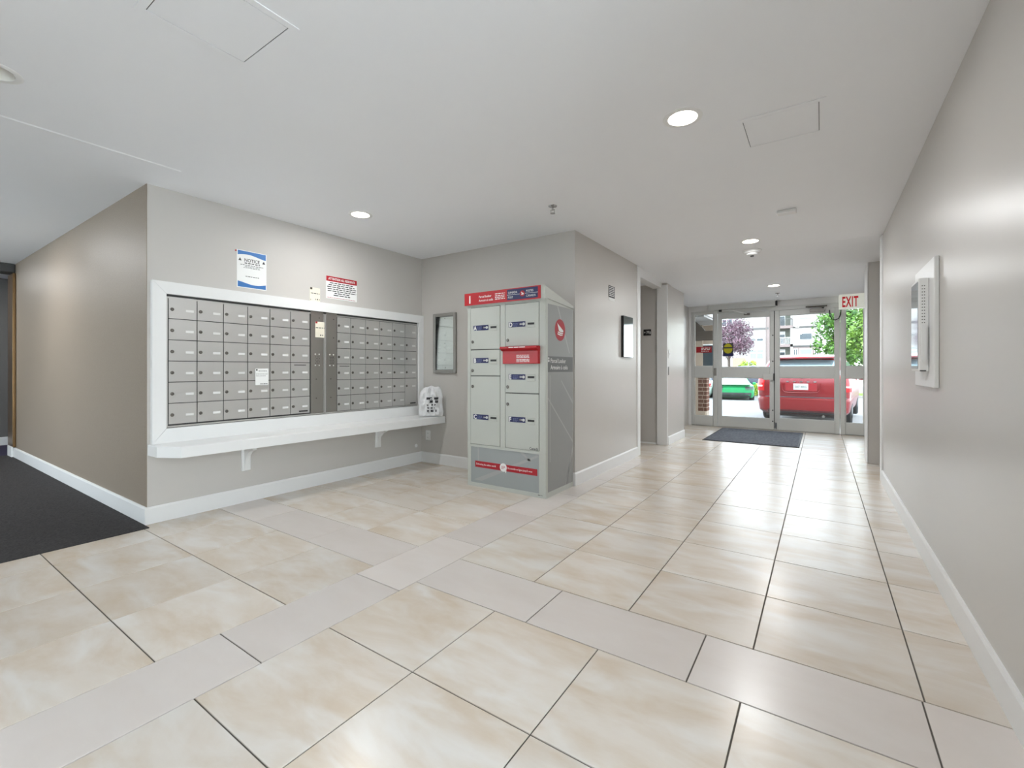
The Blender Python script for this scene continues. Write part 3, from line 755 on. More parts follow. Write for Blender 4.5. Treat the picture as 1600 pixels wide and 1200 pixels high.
for q in ([(-2.20, .372), (-2.17, .372), (-2.07, .30), (-2.09, .29)], [(-2.02, .36), (-2.0, .35), (-2.62, .06), (-2.72, .06)], [(-2.67, .372), (-2.655, .372), (-2.655, .2), (-2.67, .2)]):
    obj('pale_stripe', MB().poly([(a, LY0 + .0006, b) for a, b in q]), M['lockline'], bp)
rs = obj('red_strip', bx(-2.699, -2.017, LY0 - .001, LY0 + .001, .183, .241), M['redp'], LK)
text('Delivering the online world', .0205, M['label'], rs, (-2.686, LY0 - .0012, .206), '-y', sxy=(1.0, 1.2))
text("Du monde en ligne jusqu'à vous", .0205, M['label'], rs, (-2.328, LY0 - .0012, .206), '-y', sxy=(.99, 1.2))
em = obj('badge', MB().cyl((-2.374, LY0 - .0025, .214), .038, .0015, 'y', 28).prism([(-2.36, .185), (-2.345, .165), (-2.338, .19)], LY0 - .0025, LY0 - .001, 'y'), M['label'], LK)
obj('badge_mark', MB().box(-2.395, -2.353, LY0 - .003, LY0 - .0024, .222, .226).box(-2.395, -2.353, LY0 - .003, LY0 - .0024, .212, .216).box(-2.395, -2.370, LY0 - .003, LY0 - .0024, .202, .206), M['redp'], em)
obj('print', lines_mesh('-y', LY0 - .002, print_rows(-2.007, -1.965, .018, .008, 4)), M['ink'], LK)['kind'] = 'stuff'
# upper front: jambs between the doors
obj('front_frame', bx(LX0, -2.756, LY0 - .002, LY0 + .008, .396, 1.71).box(-2.404, -2.352, LY0 - .004, LY0 + .008, .396, 1.71).box(-1.994, LX1 - .004, LY0 - .002, LY0 + .008, .396, 1.71).box(-2.756, -1.994, LY0 - .002, LY0 + .008, 1.684, 1.71), M['lockbody'], LK)
def ldoor(x0, x1, z0, z1, letter, pz, lz):
    d = obj('door', bx(x0 + .005, x1 - .005, LY0 - .007, LY0 + .006, z0 + .004, z1 - .004, b=.002), M['lockbody'], LK)
    px = x0 + .042
    yf = LY0 - .007
    obj('letter_plate', bx(px, px + .176, yf - .0015, yf, pz - .024, pz + .024), M['navy'], d)
    text(letter, .056, M['label'], d, (px + .005, yf - .0017, pz - .0195), '-y', sxy=(.85, 1), bold=.0022)
    obj('small_print', lines_mesh('-y', yf - .0015, print_rows(px + .046, px + .10, pz + .006, .005, 3) + print_rows(px + .046, px + .10, pz - .006, .005, 3) + print_rows(px + .046, px + .09, pz - .016, .004, 3), .0004), M['fineprint'], d)['kind'] = 'stuff'
    obj('key_mark', MB().cyl((px + .158, yf - .0021, pz), .013, .0005, 'y', 14).cyl((px + .124, yf - .0021, pz), .008, .0005, 'y', 12).box(px + .118, px + .158, yf - .0021, yf - .0016, pz - .005, pz + .005), M['label'], d)
    pl = px + .192
    obj('key_pocket', bx(pl, pl + .085, yf - .004, yf, pz - .034, pz + .022, b=.003), M['lockbody'], d)
    obj('key_slot', bx(pl + .010, pl + .078, yf - .0052, yf - .0035, pz - .010, pz + .008, b=.001), M['black'], d)
    obj('lock', MB().lathe((x0 + .03, yf, lz), [(.015, 0), (.015, -.003), (.010, -.005), (.009, -.008), (.001, -.008)], 16, 'y'), M['lock'], d, True)
    return d
DL, DR, EL, ER = -2.756, -2.404, -2.352, -1.994
ldoor(DL, DR, 1.285, 1.684, 'A', 1.489, 1.36); ldoor(DL, DR, 1.04, 1.285, 'B', 1.184, 1.09)
ldoor(DL, DR, .396, 1.04, 'C', .656, .94); ldoor(EL, ER, 1.303, 1.684, 'D', 1.499, 1.362)
ldoor(EL, ER, .89, 1.147, 'E', 1.034, .944); dF = ldoor(EL, ER, .396, .89, 'F', .657, .79)
text('Canadä', .032, M['ink'], dF, (-2.092, LY0 - .0073, .405), '-y', sxy=(.9, 1), bold=.0003)
rb = obj('outgoing_box', bx(EL - .008, ER + .006, LY0 - .035, LY0 + .004, 1.150, 1.272, b=.004), M['red'], LK)
rb['label'] = 'red letter drop box with a projecting hood'
obj('hood', MB().prism([(LY0 + .004, 1.302), (LY0 - .065, 1.302), (LY0 - .07, 1.285), (LY0 - .035, 1.262), (LY0 + .004, 1.262)], EL - .014, ER + .008, 'x'), M['red'], rb)
obj('sill', bx(EL - .008, ER + .006, LY0 - .018, LY0 + .004, 1.143, 1.150), M['lockbody'], rb)
obj('print', lines_mesh('-y', LY0 - .035, sum([print_rows(-2.21, -2.075, z, .005, 4) for z in (1.222, 1.212, 1.202, 1.186, 1.176, 1.166)], []), .0004), M['label'], rb)['kind'] = 'stuff'
obj('print', lines_mesh('-y', LY0 - .0655, print_rows(-2.27, -2.10, 1.290, .008, 3), .0045), M['label'], rb)['kind'] = 'stuff'
obj('gap_shade', bx(LX0 + .03, LX1 - .05, LY0 + .0062, LY0 + .0079, .40, 1.70), M['dgrey'], LK)  # dark sheet behind the doors paints the shade in their gaps
# header sign with sloping roof behind it
obj('roof_cap', MB().prism([(LY0 - .026, 1.700), (LY0 - .026, 1.816), (LY1, 1.695), (LY1, 1.672), (LY0 + .008, 1.71)], LX0 - .006, LX1 + .004, 'x'), M['lockbody'], LK)
hs = obj('header_sign', bx(-2.806, -1.966, LY0 - .030, LY0 - .026, 1.704, 1.818), M['red'], LK)
yf = LY0 - .0304
text('1', .098, M['label'], hs, (-2.765, yf, 1.724), '-y', bold=.003)
text('Parcel locker', .029, M['label'], hs, (-2.632, yf, 1.765), '-y', bold=.0004, sxy=(.93, 1))
text('Armoire à colis', .029, M['label'], hs, (-2.632, yf, 1.730), '-y', bold=.0004, sxy=(.9, 1))
obj('print', lines_mesh('-y', yf, sum([print_rows(-2.445, -2.335, z, .007, 4) for z in (1.782, 1.764, 1.749, 1.734)], []), .0004), M['label'], hs)['kind'] = 'stuff'
obj('navy_panel', bx(-2.312, -1.993, yf - .0004, yf + .0002, 1.716, 1.810), M['navy'], hs)
y2 = yf - .0005
text('CANADA', .027, M['label'], hs, (-2.302, y2, 1.772), '-y', sxy=(.86, 1)); text('POST', .027, M['label'], hs, (-2.302, y2, 1.730), '-y', sxy=(.86, 1))
text('POSTES', .027, M['label'], hs, (-2.112, y2, 1.772), '-y', sxy=(.84, 1)); text('CANADA', .027, M['label'], hs, (-2.112, y2, 1.730), '-y', sxy=(.86, 1))
obj('rule', bx(-2.312, -2.178, y2 - .0003, y2 + .0002, 1.760, 1.763).box(-2.122, -1.993, y2 - .0003, y2 + .0002, 1.760, 1.763), M['label'], hs)
def emblem(face, at, cu, cz, r, parent, names=('emblem_disc', 'emblem_wing')):
    mb = MB()
    if face == '+x': mb.cyl((at, cu, cz), r, .0006, 'x', 32)
    else: mb.cyl((cu, at - .0006, cz), r, .0006, 'y', 28)
    e = obj(names[0], mb, M['redp'], parent)
    mb = MB()
    def add(pts):
        pts = [(cu + a * r, cz + b * r) for a, b in pts]
        if face == '+x': mb.prism(pts, at + .0006, at + .001, 'x')
        else: mb.prism(pts, at - .001, at - .0006, 'y')
    add([(-.55, .62), (-.35, .50), (.62, -.02), (.60, -.16), (.20, -.20), (-.22, -.10)])
    add([(-.42, -.14), (.18, -.26), (.56, -.24), (.52, -.34), (.1, -.36), (-.45, -.24)])
    add([(-.48, -.30), (.1, -.42), (.50, -.40), (.46, -.48), (.05, -.52), (-.5, -.42)])
    obj(names[1], mb, M['label'], parent)
emblem('-y', y2, -2.150, 1.763, .026, hs)
emblem('+x', LX1 + .0005, 3.606, 1.453, .097, p)
sg = obj('side_sign', bx(LX1, LX1 + .0008, 3.372, 3.858, 1.078, 1.215), M['dsign'], LK)
text('Parcel Locker', .055, M['label'], sg, (LX1 + .001, 3.432, 1.158), '+x', sxy=(.92, 1))['kind'] = 'stuff'
text('Armoire à colis', .055, M['label'], sg, (LX1 + .001, 3.432, 1.100), '+x', sxy=(.93, 1))
obj('person_mark', MB().cyl((LX1 + .0008, 3.40, 1.196), .010, .0004, 'x', 12).box(LX1 + .0008, LX1 + .0012, 3.388, 3.412, 1.166, 1.182), M['label'], sg)

# ------------------------------------------------------------------ hall wall pieces
XH = -1.925
t = thing('wall_sign', 'small black lettered sign with a white strip high on the hall wall', 'sign', (XH, 4.8, 1.87))
obj('plate', bx(XH + .0003, XH + .004, 4.712, 4.884, 1.897, 2.026), M['black'], t)
obj('print', lines_mesh('+x', XH + .004, sum([print_rows(4.725, 4.872, 2.008 - .019 * i, .008, 3) for i in range(6)], []), .0004), M['label'], t)['kind'] = 'stuff'
obj('lower_strip', bx(XH + .0003, XH + .003, 4.722, 4.884, 1.864, 1.895), M['label'], t)
t = thing('wall_mirror', 'tall glass-fronted frame with a black edge hung on the hall wall before the doorway', 'picture frame', (XH, 5.25, 1.244))
obj('frame', bx(XH + .0003, XH + .030, 5.09, 5.40, 1.244, 1.728), M['black'], t)
obj('mirror_glass', bx(XH + .030, XH + .034, 5.093, 5.397, 1.247, 1.725), mat('mirror_glass', (140, 148, 148), .06, .85, var=.02), t)
t = thing('door_plaque', 'small black washroom plaque with white symbols on the wall inside the side doorway', 'sign', (-2.13, 6.735, 1.6))
obj('plate', bx(-2.196, -2.084, 6.729, 6.7347, 1.606, 1.698), M['black'], t)
text('M', .07, M['label'], t, (-2.15, 6.7288, 1.628), '-y', sxy=(.75, 1))
obj('print', lines_mesh('-y', 6.729, [(-2.186, -2.166, 1.65, 1.656), (-2.102, -2.092, 1.625, 1.665), (-2.18, -2.172, 1.64, 1.664)], .0006), M['label'], t)['kind'] = 'stuff'
t = thing('light_switch', 'small white switch on the hall wall edge past the side doorway', 'switch', (-1.845, 6.83, 1.3))
obj('plate', bx(-1.8448, -1.839, 6.78, 6.85, 1.27, 1.385, b=.002), M['label'], t)
obj('toggle', bx(-1.839, -1.833, 6.805, 6.825, 1.315, 1.34, b=.002), M['white'], t)
t = thing('strike_plate', 'dark metal strike plate on the doorway edge below the white switch', 'strike plate', (-1.845, 6.78, 1.0))
obj('plate', bx(-1.8448, -1.840, 6.765, 6.80, 1.02, 1.14), M['lock'], t)

# right wall: white board with intercom
t = thing('intercom_board', 'white mounting board fixed to the long plain wall behind the entry phone', 'board', (.5, 3.4, 1.0))
obj('panel', bx(.479, .4997, 3.135, 3.70, 1.005, 1.682, b=.003), M['white'], t)
t = thing('entry_phone', 'white entry phone panel with glass front, handset and speaker holes on the white board', 'intercom', (.478, 3.38, 1.09))
obj('housing', bx(.436, .4788, 3.26, 3.49, 1.09, 1.592, b=.004), M['label'], t)
obj('glass_front', bx(.4335, .4365, 3.272, 3.478, 1.105, 1.575), mat('panel_glass', (205, 212, 216), .06, .85, var=.05), t)
mb = MB()
for r in range(13):
    for c_ in range(2): mb.cyl((.451 + c_ * .009, 3.2592, 1.352 + r * .0165), .0026, .001, 'y', 8)
obj('speaker_holes', mb, M['dgrey'], t)['kind'] = 'stuff'
obj('handset', MB().prism([(.447, 1.15), (.449, 1.143), (.466, 1.143), (.468, 1.15), (.468, 1.335), (.465, 1.342), (.450, 1.342), (.447, 1.335)], 3.245, 3.2605, 'y'), M['white'], t)
obj('card_slot', bx(.441, .466, 3.2585, 3.2605, 1.091, 1.096), M['black'], t)

# ------------------------------------------------------------------ entrance: doors and side windows
YD, YE = 9.475, 9.525
def bars(name, rects, m, parent=None, y0=YD, y1=YE, b=.004):
    mb = MB()
    for r in rects: mb.box(r[0], r[1], y0, y1, r[2], r[3], b=b)
    o = obj(name, mb, m, parent); return o
def leaf(name, x0, x1, gx0, gx1, u0, u1, l0, l1, top):
    r = bars(name, [(x0, gx0, .008, top)], M['door']); r['kind'] = 'structure'
    bars('stile', [(gx1, x1, .008, top)], M['door'], r)
    for z0, z1 in ((.008, l0), (l1, u0), (u1, top)): bars('rail', [(gx0, gx1, z0, z1)], M['door'], r)
    for z0, z1 in ((l0, l1), (u0, u1)):
        p = obj('pane', bx(gx0 - .005, gx1 + .005, 9.497, 9.503, z0 - .005, z1 + .005), M['glass'], r)
        mb = MB(); e = .008
        mb.box(gx0, gx1, 9.487, 9.497, z0, z0 + e).box(gx0, gx1, 9.487, 9.497, z1 - e, z1).box(gx0, gx0 + e, 9.487, 9.497, z0 + e, z1 - e).box(gx1 - e, gx1, 9.487, 9.497, z0 + e, z1 - e)
        obj('glazing_bead', mb, M['door'], p)
    return r
d1 = leaf('door_1', -1.642, -.702, -1.579, -.765, 1.142, 2.071, .203, .942, 2.165)
d2 = leaf('door_2', -.690, .266, -.617, .196, 1.153, 2.071, .22, .952, 2.165)
w1 = leaf('window_1', -2.122, -1.718, -2.065, -1.727, 1.164, 2.180, .196, .943, 2.235)
w2 = leaf('window_2', .340, .618, .345, .585, 1.153, 2.17, .20, .952, 2.235)
struct('trim_6', MB().box(-1.718, -1.648, 9.462, 9.54, 0, 2.235, b=.004), M['door'])
struct('trim_7', MB().box(.272, .340, 9.462, 9.54, 0, 2.235, b=.004), M['door'])
struct('trim_8', MB().box(-1.648, .272, 9.462, 9.54, 2.17, 2.235, b=.004), M['door'])
obj('meeting_seal', bx(-.702, -.690, 9.49, 9.51, .008, 2.165), M['seal'], d1)
struct('trim_9', MB().box(-2.12, .62, 9.455, 9.62, -.004, .006), M['alu'])
for z in (.16, .36, 1.25, 1.72):
    obj('bolt', MB().lathe((-.722, YD, z), [(.012, 0), (.009, -.006), (.001, -.007)], 12, 'y'), M['dgrey'], d1, True)
h = obj('push_handle', bx(-.875, -.712, 9.425, 9.449, .912, 1.018, b=.006), M['door'], d1)
obj('handle_arm', bx(-.708, -.694, 9.42, YD, .900, 1.03, b=.003), M['black'], h)
obj('handle_mount', bx(-.83, -.76, 9.449, YD, .93, 1.0), M['door'], h)
h = obj('foot_bolt', bx(-.69, -.655, 9.455, YD, .03, .14, b=.004), M['chrome'], d2)
obj('bolt_foot', MB().cyl((-.685, 9.445, .008), .022, .03, 'z', 14, r2=.014), M['chrome'], h, True)
# stickers on the glass
t = thing('door_sticker', 'square yellow and dark blue security sticker on the glass of the first door leaf', 'sticker', (-1.46, 9.4968, 1.35))
obj('sticker_sheet', bx(-1.556, -1.378, 9.4955, 9.4968, 1.352, 1.602), M['ink'], t)
obj('yellow_disc', MB().prism([(-1.467 + .078 * math.cos(a), 1.50 + .095 * math.sin(a)) for a in [2 * PI * i / 28 for i in range(28)]], 9.4945, 9.4955, 'y'), M['yellow'], t)
obj('dark_band', bx(-1.545, -1.389, 9.4938, 9.4946, 1.502, 1.528), M['ink'], t)
obj('blue_foot', bx(-1.552, -1.382, 9.4938, 9.4955, 1.356, 1.405), M['navy'], t)
t = thing('window_sticker', 'red lettered sticker strip on the narrow side window beside the doors', 'sticker', (-1.90, 9.4968, 1.44))
obj('sticker_sheet', bx(-2.042, -1.757, 9.4955, 9.4968, 1.432, 1.548), M['redp'], t)
obj('print', lines_mesh('-y', 9.4955, print_rows(-1.95, -1.78, 1.51, .016, 3) + print_rows(-1.95, -1.78, 1.482, .016, 3) + print_rows(-1.95, -1.80, 1.452, .014, 4), .0006), M['label'], t)['kind'] = 'stuff'
t = thing('card_reader', 'small dark card reader on the post between side window and door', 'card reader', (-1.70, 9.46, .95))
obj('housing', bx(-1.712, -1.665, 9.445, 9.462, .98, 1.13, b=.004), M['alu'], t)
obj('reader_light', bx(-1.70, -1.69, 9.4445, 9.446, 1.10, 1.11), M['dgrey'], t)
# door operator, closer, exit sign
t = thing('door_operator', 'long grey automatic door opener box above the first door leaf', 'door opener', (-1.23, 9.4, 2.2))
obj('housing', bx(-1.80, -.672, 9.335, 9.4595, 2.238, 2.3385, b=.004), M['door'], t)
obj('top_strip', bx(-1.80, -.66, 9.325, 9.4595, 2.325, 2.3395, b=.002), M['label'], t)
obj('end_cap', bx(-.672, -.645, 9.34, 9.4595, 2.25, 2.335, b=.006), M['black'], t)
a = obj('arm', MB().tube([(-1.58, 9.40, 2.215), (-1.35, 9.34, 2.20), (-1.14, 9.43, 2.135)], .009, 8), M['label'], t)
obj('arm_joint', MB().cyl((-1.585, 9.40, 2.20), .028, .04, 'z', 14), M['black'], a, True)
obj('arm_shoe', bx(-1.19, -1.09, 9.425, 9.4745, 2.115, 2.145, b=.004), M['lock'], a)
t = thing('door_closer', 'silver hydraulic closer with dark arm on top of the second door leaf', 'door closer', (-.05, 9.42, 2.1))
obj('body', bx(-.16, .06, 9.405, 9.4745, 2.095, 2.150, b=.008), M['alu'], t)
a = obj('arm', MB().tube([(.05, 9.39, 2.165), (-.08, 9.35, 2.185), (-.19, 9.44, 2.19)], .010, 8), M['lock'], t)
obj('arm_shoe', bx(-.22, .09, 9.44, 9.4615, 2.18, 2.205, b=.004), M['lock'], a)
obj('pivot', MB().cyl((.03, 9.43, 2.15), .016, .02, 'z', 12), M['dgrey'], t)
t = tag(obj('door_cable', MB().tube([(.121, 9.465, 2.115), (.125, 9.45, 2.03), (.15, 9.44, 1.965), (.20, 9.44, 1.938), (.25, 9.44, 1.965), (.275, 9.44, 2.03), (.279, 9.45, 2.105)], .008, 8), M['black'], None, True), 'looped black cable hanging from the second door leaf to its post under the exit sign', 'cable')
t = thing('exit_sign', 'pale box sign with red EXIT letters hung above the side window by the doors', 'exit sign', (.42, 9.33, 2.1))
obj('housing', bx(.248, .592, 9.29, 9.455, 2.108, 2.338, b=.004), M['exitf'], t)
obj('face', bx(.262, .500, 9.286, 9.290, 2.12, 2.328), M['exitf'], t)
text('EXIT', .235, M['exitr'], t, (.288, 9.2855, 2.135), '-y', sxy=(.41, 1.0), bold=.006, spacing=1.12)

# ------------------------------------------------------------------ outside
def gz(y): return -.02 if y < 9.7 else (-.02 - .185 * (y - 9.7) / 2.3 if y < 12 else -.205 - .018 * (y - 12))
mb = MB(); ys = [9.62, 9.7, 10.4, 11.2, 12, 16, 22, 30, 40, 60, 100]
for a, b in zip(ys, ys[1:]): mb.quad((-60, a, gz(a)), (60, a, gz(a)), (60, b, gz(b)), (-60, b, gz(b)))
G = struct('ground', mb, M['asphalt'])
for y0, y1, x0, x1 in ((19.5, 26.5, -1.85, -1.73), (13.0, 18.5, 3.4, 3.52)):
    mb = MB(); n = 6
    for i in range(n):
        a, b = y0 + (y1 - y0) * i / n, y0 + (y1 - y0) * (i + 1) / n
        mb.quad((x0, a, gz(a) + .006), (x1, a, gz(a) + .006), (x1, b, gz(b) + .006), (x0, b, gz(b) + .006))
    obj('parking_line', mb, M['line'], G)
obj('entrance_slab', MB().prism([(9.62, -.02), (9.62, .0), (11.4, -.10), (11.4, -.17)], -6, 8, 'x'), M['conc'], G)
struct('kerb', MB().box(-30, 30, 34.0, 34.18, -.75, -.46, b=.02), M['conc'])
o = obj('grass_verge', MB().box(-30, 30, 34.18, 37.3, -.8, -.44), M['grass']); o['kind'] = 'stuff'

def wheel(parent, x, y, z, r, w_):
    t_ = obj('wheel', MB().lathe((x - w_ / 2, y, z), [(r * .62, 0), (r * .9, -.006), (r, .03), (r, w_ - .03), (r * .9, w_ + .006), (r * .62, w_)], 28, 'x'), M['tyre'], parent, True)
    obj('hub_cap', MB().lathe((x - w_ / 2, y, z), [(.001, -.004), (r * .3, .0), (r * .62, .012), (r * .62, w_ - .012), (r * .3, w_), (.001, w_ + .004)], 24, 'x'), M['hub'], t_, True)
def slice_at(sl, z):
    for a, b in zip(sl, sl[1:]):
        if a[0] <= z <= b[0]:
            f = (z - a[0]) / (b[0] - a[0]); return tuple(p + (q - p) * f for p, q in zip(a, b))
    return sl[-1]
def rear_patch(sl, z0, z1, x0f, x1f, off=.008, n=8, m_=6, top_arc=0.):
    """patch of skin laid on the rear of a stack of slices, between height and width fractions"""
    mb = MB()
    def P(u, v):
        z = z0 + (z1 - z0) * v; x_ = x0f + (x1f - x0f) * u
        z -= top_arc * (x_ ** 2) * v
        _, y0, y1, hw, cr = slice_at(sl, z); x = x_ * hw
        cr = min(cr, hw * .95)
        y = y0
        if abs(x) > hw - cr: y = y0 + cr - math.sqrt(max(0, cr * cr - (abs(x) - (hw - cr)) ** 2))
        return (x * (1 + off * .4), y - off, z)
    for i in range(n):
        for j in range(m_):
            mb.quad(P(i / n, j / m_), P((i + 1) / n, j / m_), P((i + 1) / n, (j + 1) / m_), P(i / n, (j + 1) / m_))
    return mb
def side_patch(sl, z0, z1, ya, yb, side, off=.006, n=8, m_=4):
    mb = MB()
    def P(u, v):
        z = z0 + (z1 - z0) * v; _, y0, y1, hw, cr = slice_at(sl, z); y = ya + (yb - ya) * u
        y = min(max(y, y0 + cr * .6), y1 - cr * .6)
        return (side * (hw + off), y, z)
    for i in range(n):
        for j in range(m_):
            q = (P(i / n, j / m_), P((i + 1) / n, j / m_), P((i + 1) / n, (j + 1) / m_), P(i / n, (j + 1) / m_)); mb.quad(*(q if side > 0 else q[::-1]))
    return mb

# red minivan, tail towards the doors
VSL = [(.24, .10, 4.9, .86, .25), (.32, -.02, 5.0, .93, .28), (.58, -.06, 5.05, .965, .30), (.64, -.045, 5.05, .965, .30), (.655, .02, 5.05, .965, .26), (.95, .0, 5.02, .97, .24), (1.02, .02, 4.7, .965, .24),
       (1.12, .05, 4.1, .95, .24), (1.30, .14, 3.75, .88, .24), (1.50, .26, 3.35, .79, .24), (1.60, .33, 3.15, .73, .24), (1.66, .42, 3.0, .66, .26), (1.70, .62, 2.7, .50, .3)]
t = thing('minivan', 'red minivan parked outside with its tailgate facing the glass doors', 'van', (-.40, 12.95, gz(12.95) - .005), local=True, rz=math.radians(-5))
obj('body', MB().slices(VSL, 6), M['vred'], t, True)
obj('rear_window', rear_patch(VSL, 1.14, 1.565, -.86, .86, .012, 12, 6, .02), M['cglass'], t, True)
for s_ in (-1, 1):
    obj('tail_lamp', rear_patch(VSL, .80, 1.20, .80 * s_ if s_ > 0 else -1., 1. if s_ > 0 else -.80, .014, 6, 4), M['vred2'], t, True)
    l_ = obj('tail_lamp_clear', rear_patch(VSL, .905, .935, .84 * s_ if s_ > 0 else -.99, .99 if s_ > 0 else -.84, .02, 5, 1), M['label'], t, True)
    obj('side_windows', side_patch(VSL, 1.14, 1.54, .7, 3.5, s_), M['cglass'], t, True)
    obj('side_mirror', MB().slices([(1.02, 3.55, 3.67, .06, .03), (1.10, 3.52, 3.68, .10, .04), (1.20, 3.54, 3.67, .09, .04)], 4).mesh('side_mirror', M['vred'], True), None, t, loc=(s_ * 1.06, 0, 0))
obj('spoiler', MB().prism([(.20, 1.585), (.12, 1.60), (.14, 1.63), (.45, 1.685), (.5, 1.66)], -.66, .66, 'x'), M['vred'], t)
obj('brake_lamp', bx(-.12, .12, .123, .135, 1.603, 1.622), M['vred2'], t)
obj('lower_bumper', rear_patch(VSL, .25, .345, -.92, .92, .012, 10, 2), M['bplast'], t, True)
obj('bumper_gap', rear_patch(VSL, .648, .672, -.93, .93, .004, 10, 1), M['bplast'], t, True)
obj('bumper_ledge', rear_patch(VSL, .606, .628, -.9, .9, .007, 10, 1), M['vred'], t, True)
obj('plate_recess', bx(-.32, .32, -.010, .02, .80, 1.0, b=.004), mat('recess_red', (126, 16, 26), .4), t)
np_ = obj('licence_plate', bx(-.153, .153, -.018, -.009, .838, .985, b=.002), M['plate'], t)
text('587 4RG', .075, M['pgreen'], np_, (0, -.0185, .885), '-y', 'CENTER', sxy=(.92, 1))
obj('trim_lip', MB().tube([(-.40, -.012, .99), (-.385, -.02, .84), (-.33, -.024, .775), (0, -.03, .765), (.33, -.024, .775), (.385, -.02, .84), (.40, -.012, .99)], .012, 6), M['vred'], t, True)
mb = MB()
for i in range(5): mb.box(-.30 + i * .14, -.30 + i * .14 + .055, -.014, .0, 1.018, 1.045)
obj('chrome_letters', mb, M['chrome'], t)
obj('wiper', MB().tube([(0, .04, 1.12), (.25, .075, 1.165), (.44, .10, 1.19)], .01, 6), M['bplast'], t)
obj('exhaust_pipe', MB().cyl((.45, .0, .22), .03, .25, 'y', 12), M['lock'], t)
obj('underbody', bx(-.78, .78, .25, 4.7, .17, .26), M['bplast'], t)
for s_ in (-1, 1):
    for yy in (1.05, 4.1): wheel(t, s_ * .84, yy, .335, .335, .22)

def car(name, label, cat_loc, rz, paint, glass, L=4.6, W=.9, Hh=1.25, sport=False):
    t = thing(name, label, 'car', cat_loc, local=True, rz=rz)
    b = Hh * .62
    sl = [(.17, .12, L - .1, W * .93, .3), (.30, 0, L, W * .99, .35), (b * .8, -.02, L - .03, W, .35), (b, .10, L - .25, W * .97, .35), (b + .04, .32, L - 1.0, W * .90, .35),
          (b + (Hh - b) * .5, .85, L - 1.55, W * .76, .3), (Hh - .05, 1.35, L - 2.0, W * .64, .3), (Hh, 1.6, L - 2.3, W * .5, .3)]
    obj('body', MB().slices(sl, 6), M[paint], t, True)
    obj('rear_window', rear_patch(sl, b + .06, Hh - .08, -.8, .8, .014, 10, 6), M[glass], t, True)
    for s_ in (-1, 1):
        obj('side_windows', side_patch(sl, b + .07, Hh - .07, .8, L - 1.2, s_), M[glass], t, True)
        obj('tail_lamp', rear_patch(sl, b * .74, b * .95, .55 if s_ > 0 else -.97, .97 if s_ > 0 else -.55, .012, 6, 2), M['vred2'] if not sport else M['bplast'], t, True)
        for yy in (.85, L - .95): wheel(t, s_ * (W - .11), yy, .32, .32, .22)
        obj('wing_mirror', bx(s_ * (W + .07) - .08, s_ * (W + .07) + .08, L - 1.75, L - 1.65, b, b + .13, b=.02), M[paint], t)
    obj('bumper', rear_patch(sl, .18, .42 if sport else .30, -.85, .85, .016, 10, 3), M['bplast'], t, True)
    if sport:
        for x in (-.22, .22): obj('exhaust_pipe', MB().lathe((x, -.06, .30), [(.055, 0), (.05, -.01), (.042, 0), (.042, .08)], 16, 'y'), M['chrome'], t, True)
        obj('rear_spoiler', MB().prism([(.02, b + .02), (-.08, b + .06), (-.06, b + .08), (.3, b + .05)], -W * .8, W * .8, 'x'), M[paint], t)
    else:
        obj('licence_plate', bx(-.16, .16, -.05, -.02, b * .55, b * .55 + .14), M['plate'], t)
    return t
car('sports_car', 'low green sports car parked across the lot, seen through the first door', (-3.62, 25.2, gz(25.2) - .04), math.radians(8), 'cgreen', 'cwhite', 4.4, .92, 1.22, True)
car('parked_car', 'white parked car partly hidden behind the post next to the green sports car', (-5.78, 26.4, gz(26.4) - .03), math.radians(8), 'cwhite', 'cglass', 4.6, .88, 1.42)
car('parked_car', 'dark slate parked car behind the green sports car and lime shrubs', (-1.9, 32.6, gz(32.6) - .03), math.radians(80), 'cdark', 'cglass', 4.6, .9, 1.95)
car('parked_car', 'pale parked car beyond the red minivan, glimpsed through the narrow side window', (5.6, 27.0, gz(27) - .03), math.radians(-6), 'cwhite', 'cglass', 4.6, .9, 1.45)

# plants
def foliage(parent, name, cx, cy, z0, z1, rx, n, leaf, m, seed, clumps=14):
    r = random.Random(seed); mb = MB(); cz, rz_ = (z0 + z1) / 2, (z1 - z0) / 2
    cl = []
    for _ in range(clumps):
        while True:
            p = [r.uniform(-1, 1) for _ in range(3)]
            if sum(q * q for q in p) < 1: break
        cl.append((cx + p[0] * rx * .78, cy + p[1] * rx * .78, cz + p[2] * rz_ * .8, r.uniform(.28, .5)))
    for i in range(n):
        c_ = r.choice(cl)
        d = Vector((r.gauss(0, 1), r.gauss(0, 1), r.gauss(0, 1))).normalized()
        rad = r.uniform(.6, 1.05) * c_[3]
        p = Vector((c_[0] + d.x * rad * rx, c_[1] + d.y * rad * rx, c_[2] + d.z * rad * min(rz_, rx * 1.2)))
        u = Vector((r.gauss(0, 1), r.gauss(0, 1), r.gauss(0, .6))).normalized(); v = d.cross(u)
        if v.length < .1: continue
        v.normalize(); s_ = leaf * r.uniform(.6, 1.3)
        a, b = u * s_, v * s_ * .6
        mb.quad(tuple(p - a), tuple(p - b), tuple(p + a), tuple(p + b))
    o = obj(name, mb, m, parent); o['kind'] = 'stuff'
    return o
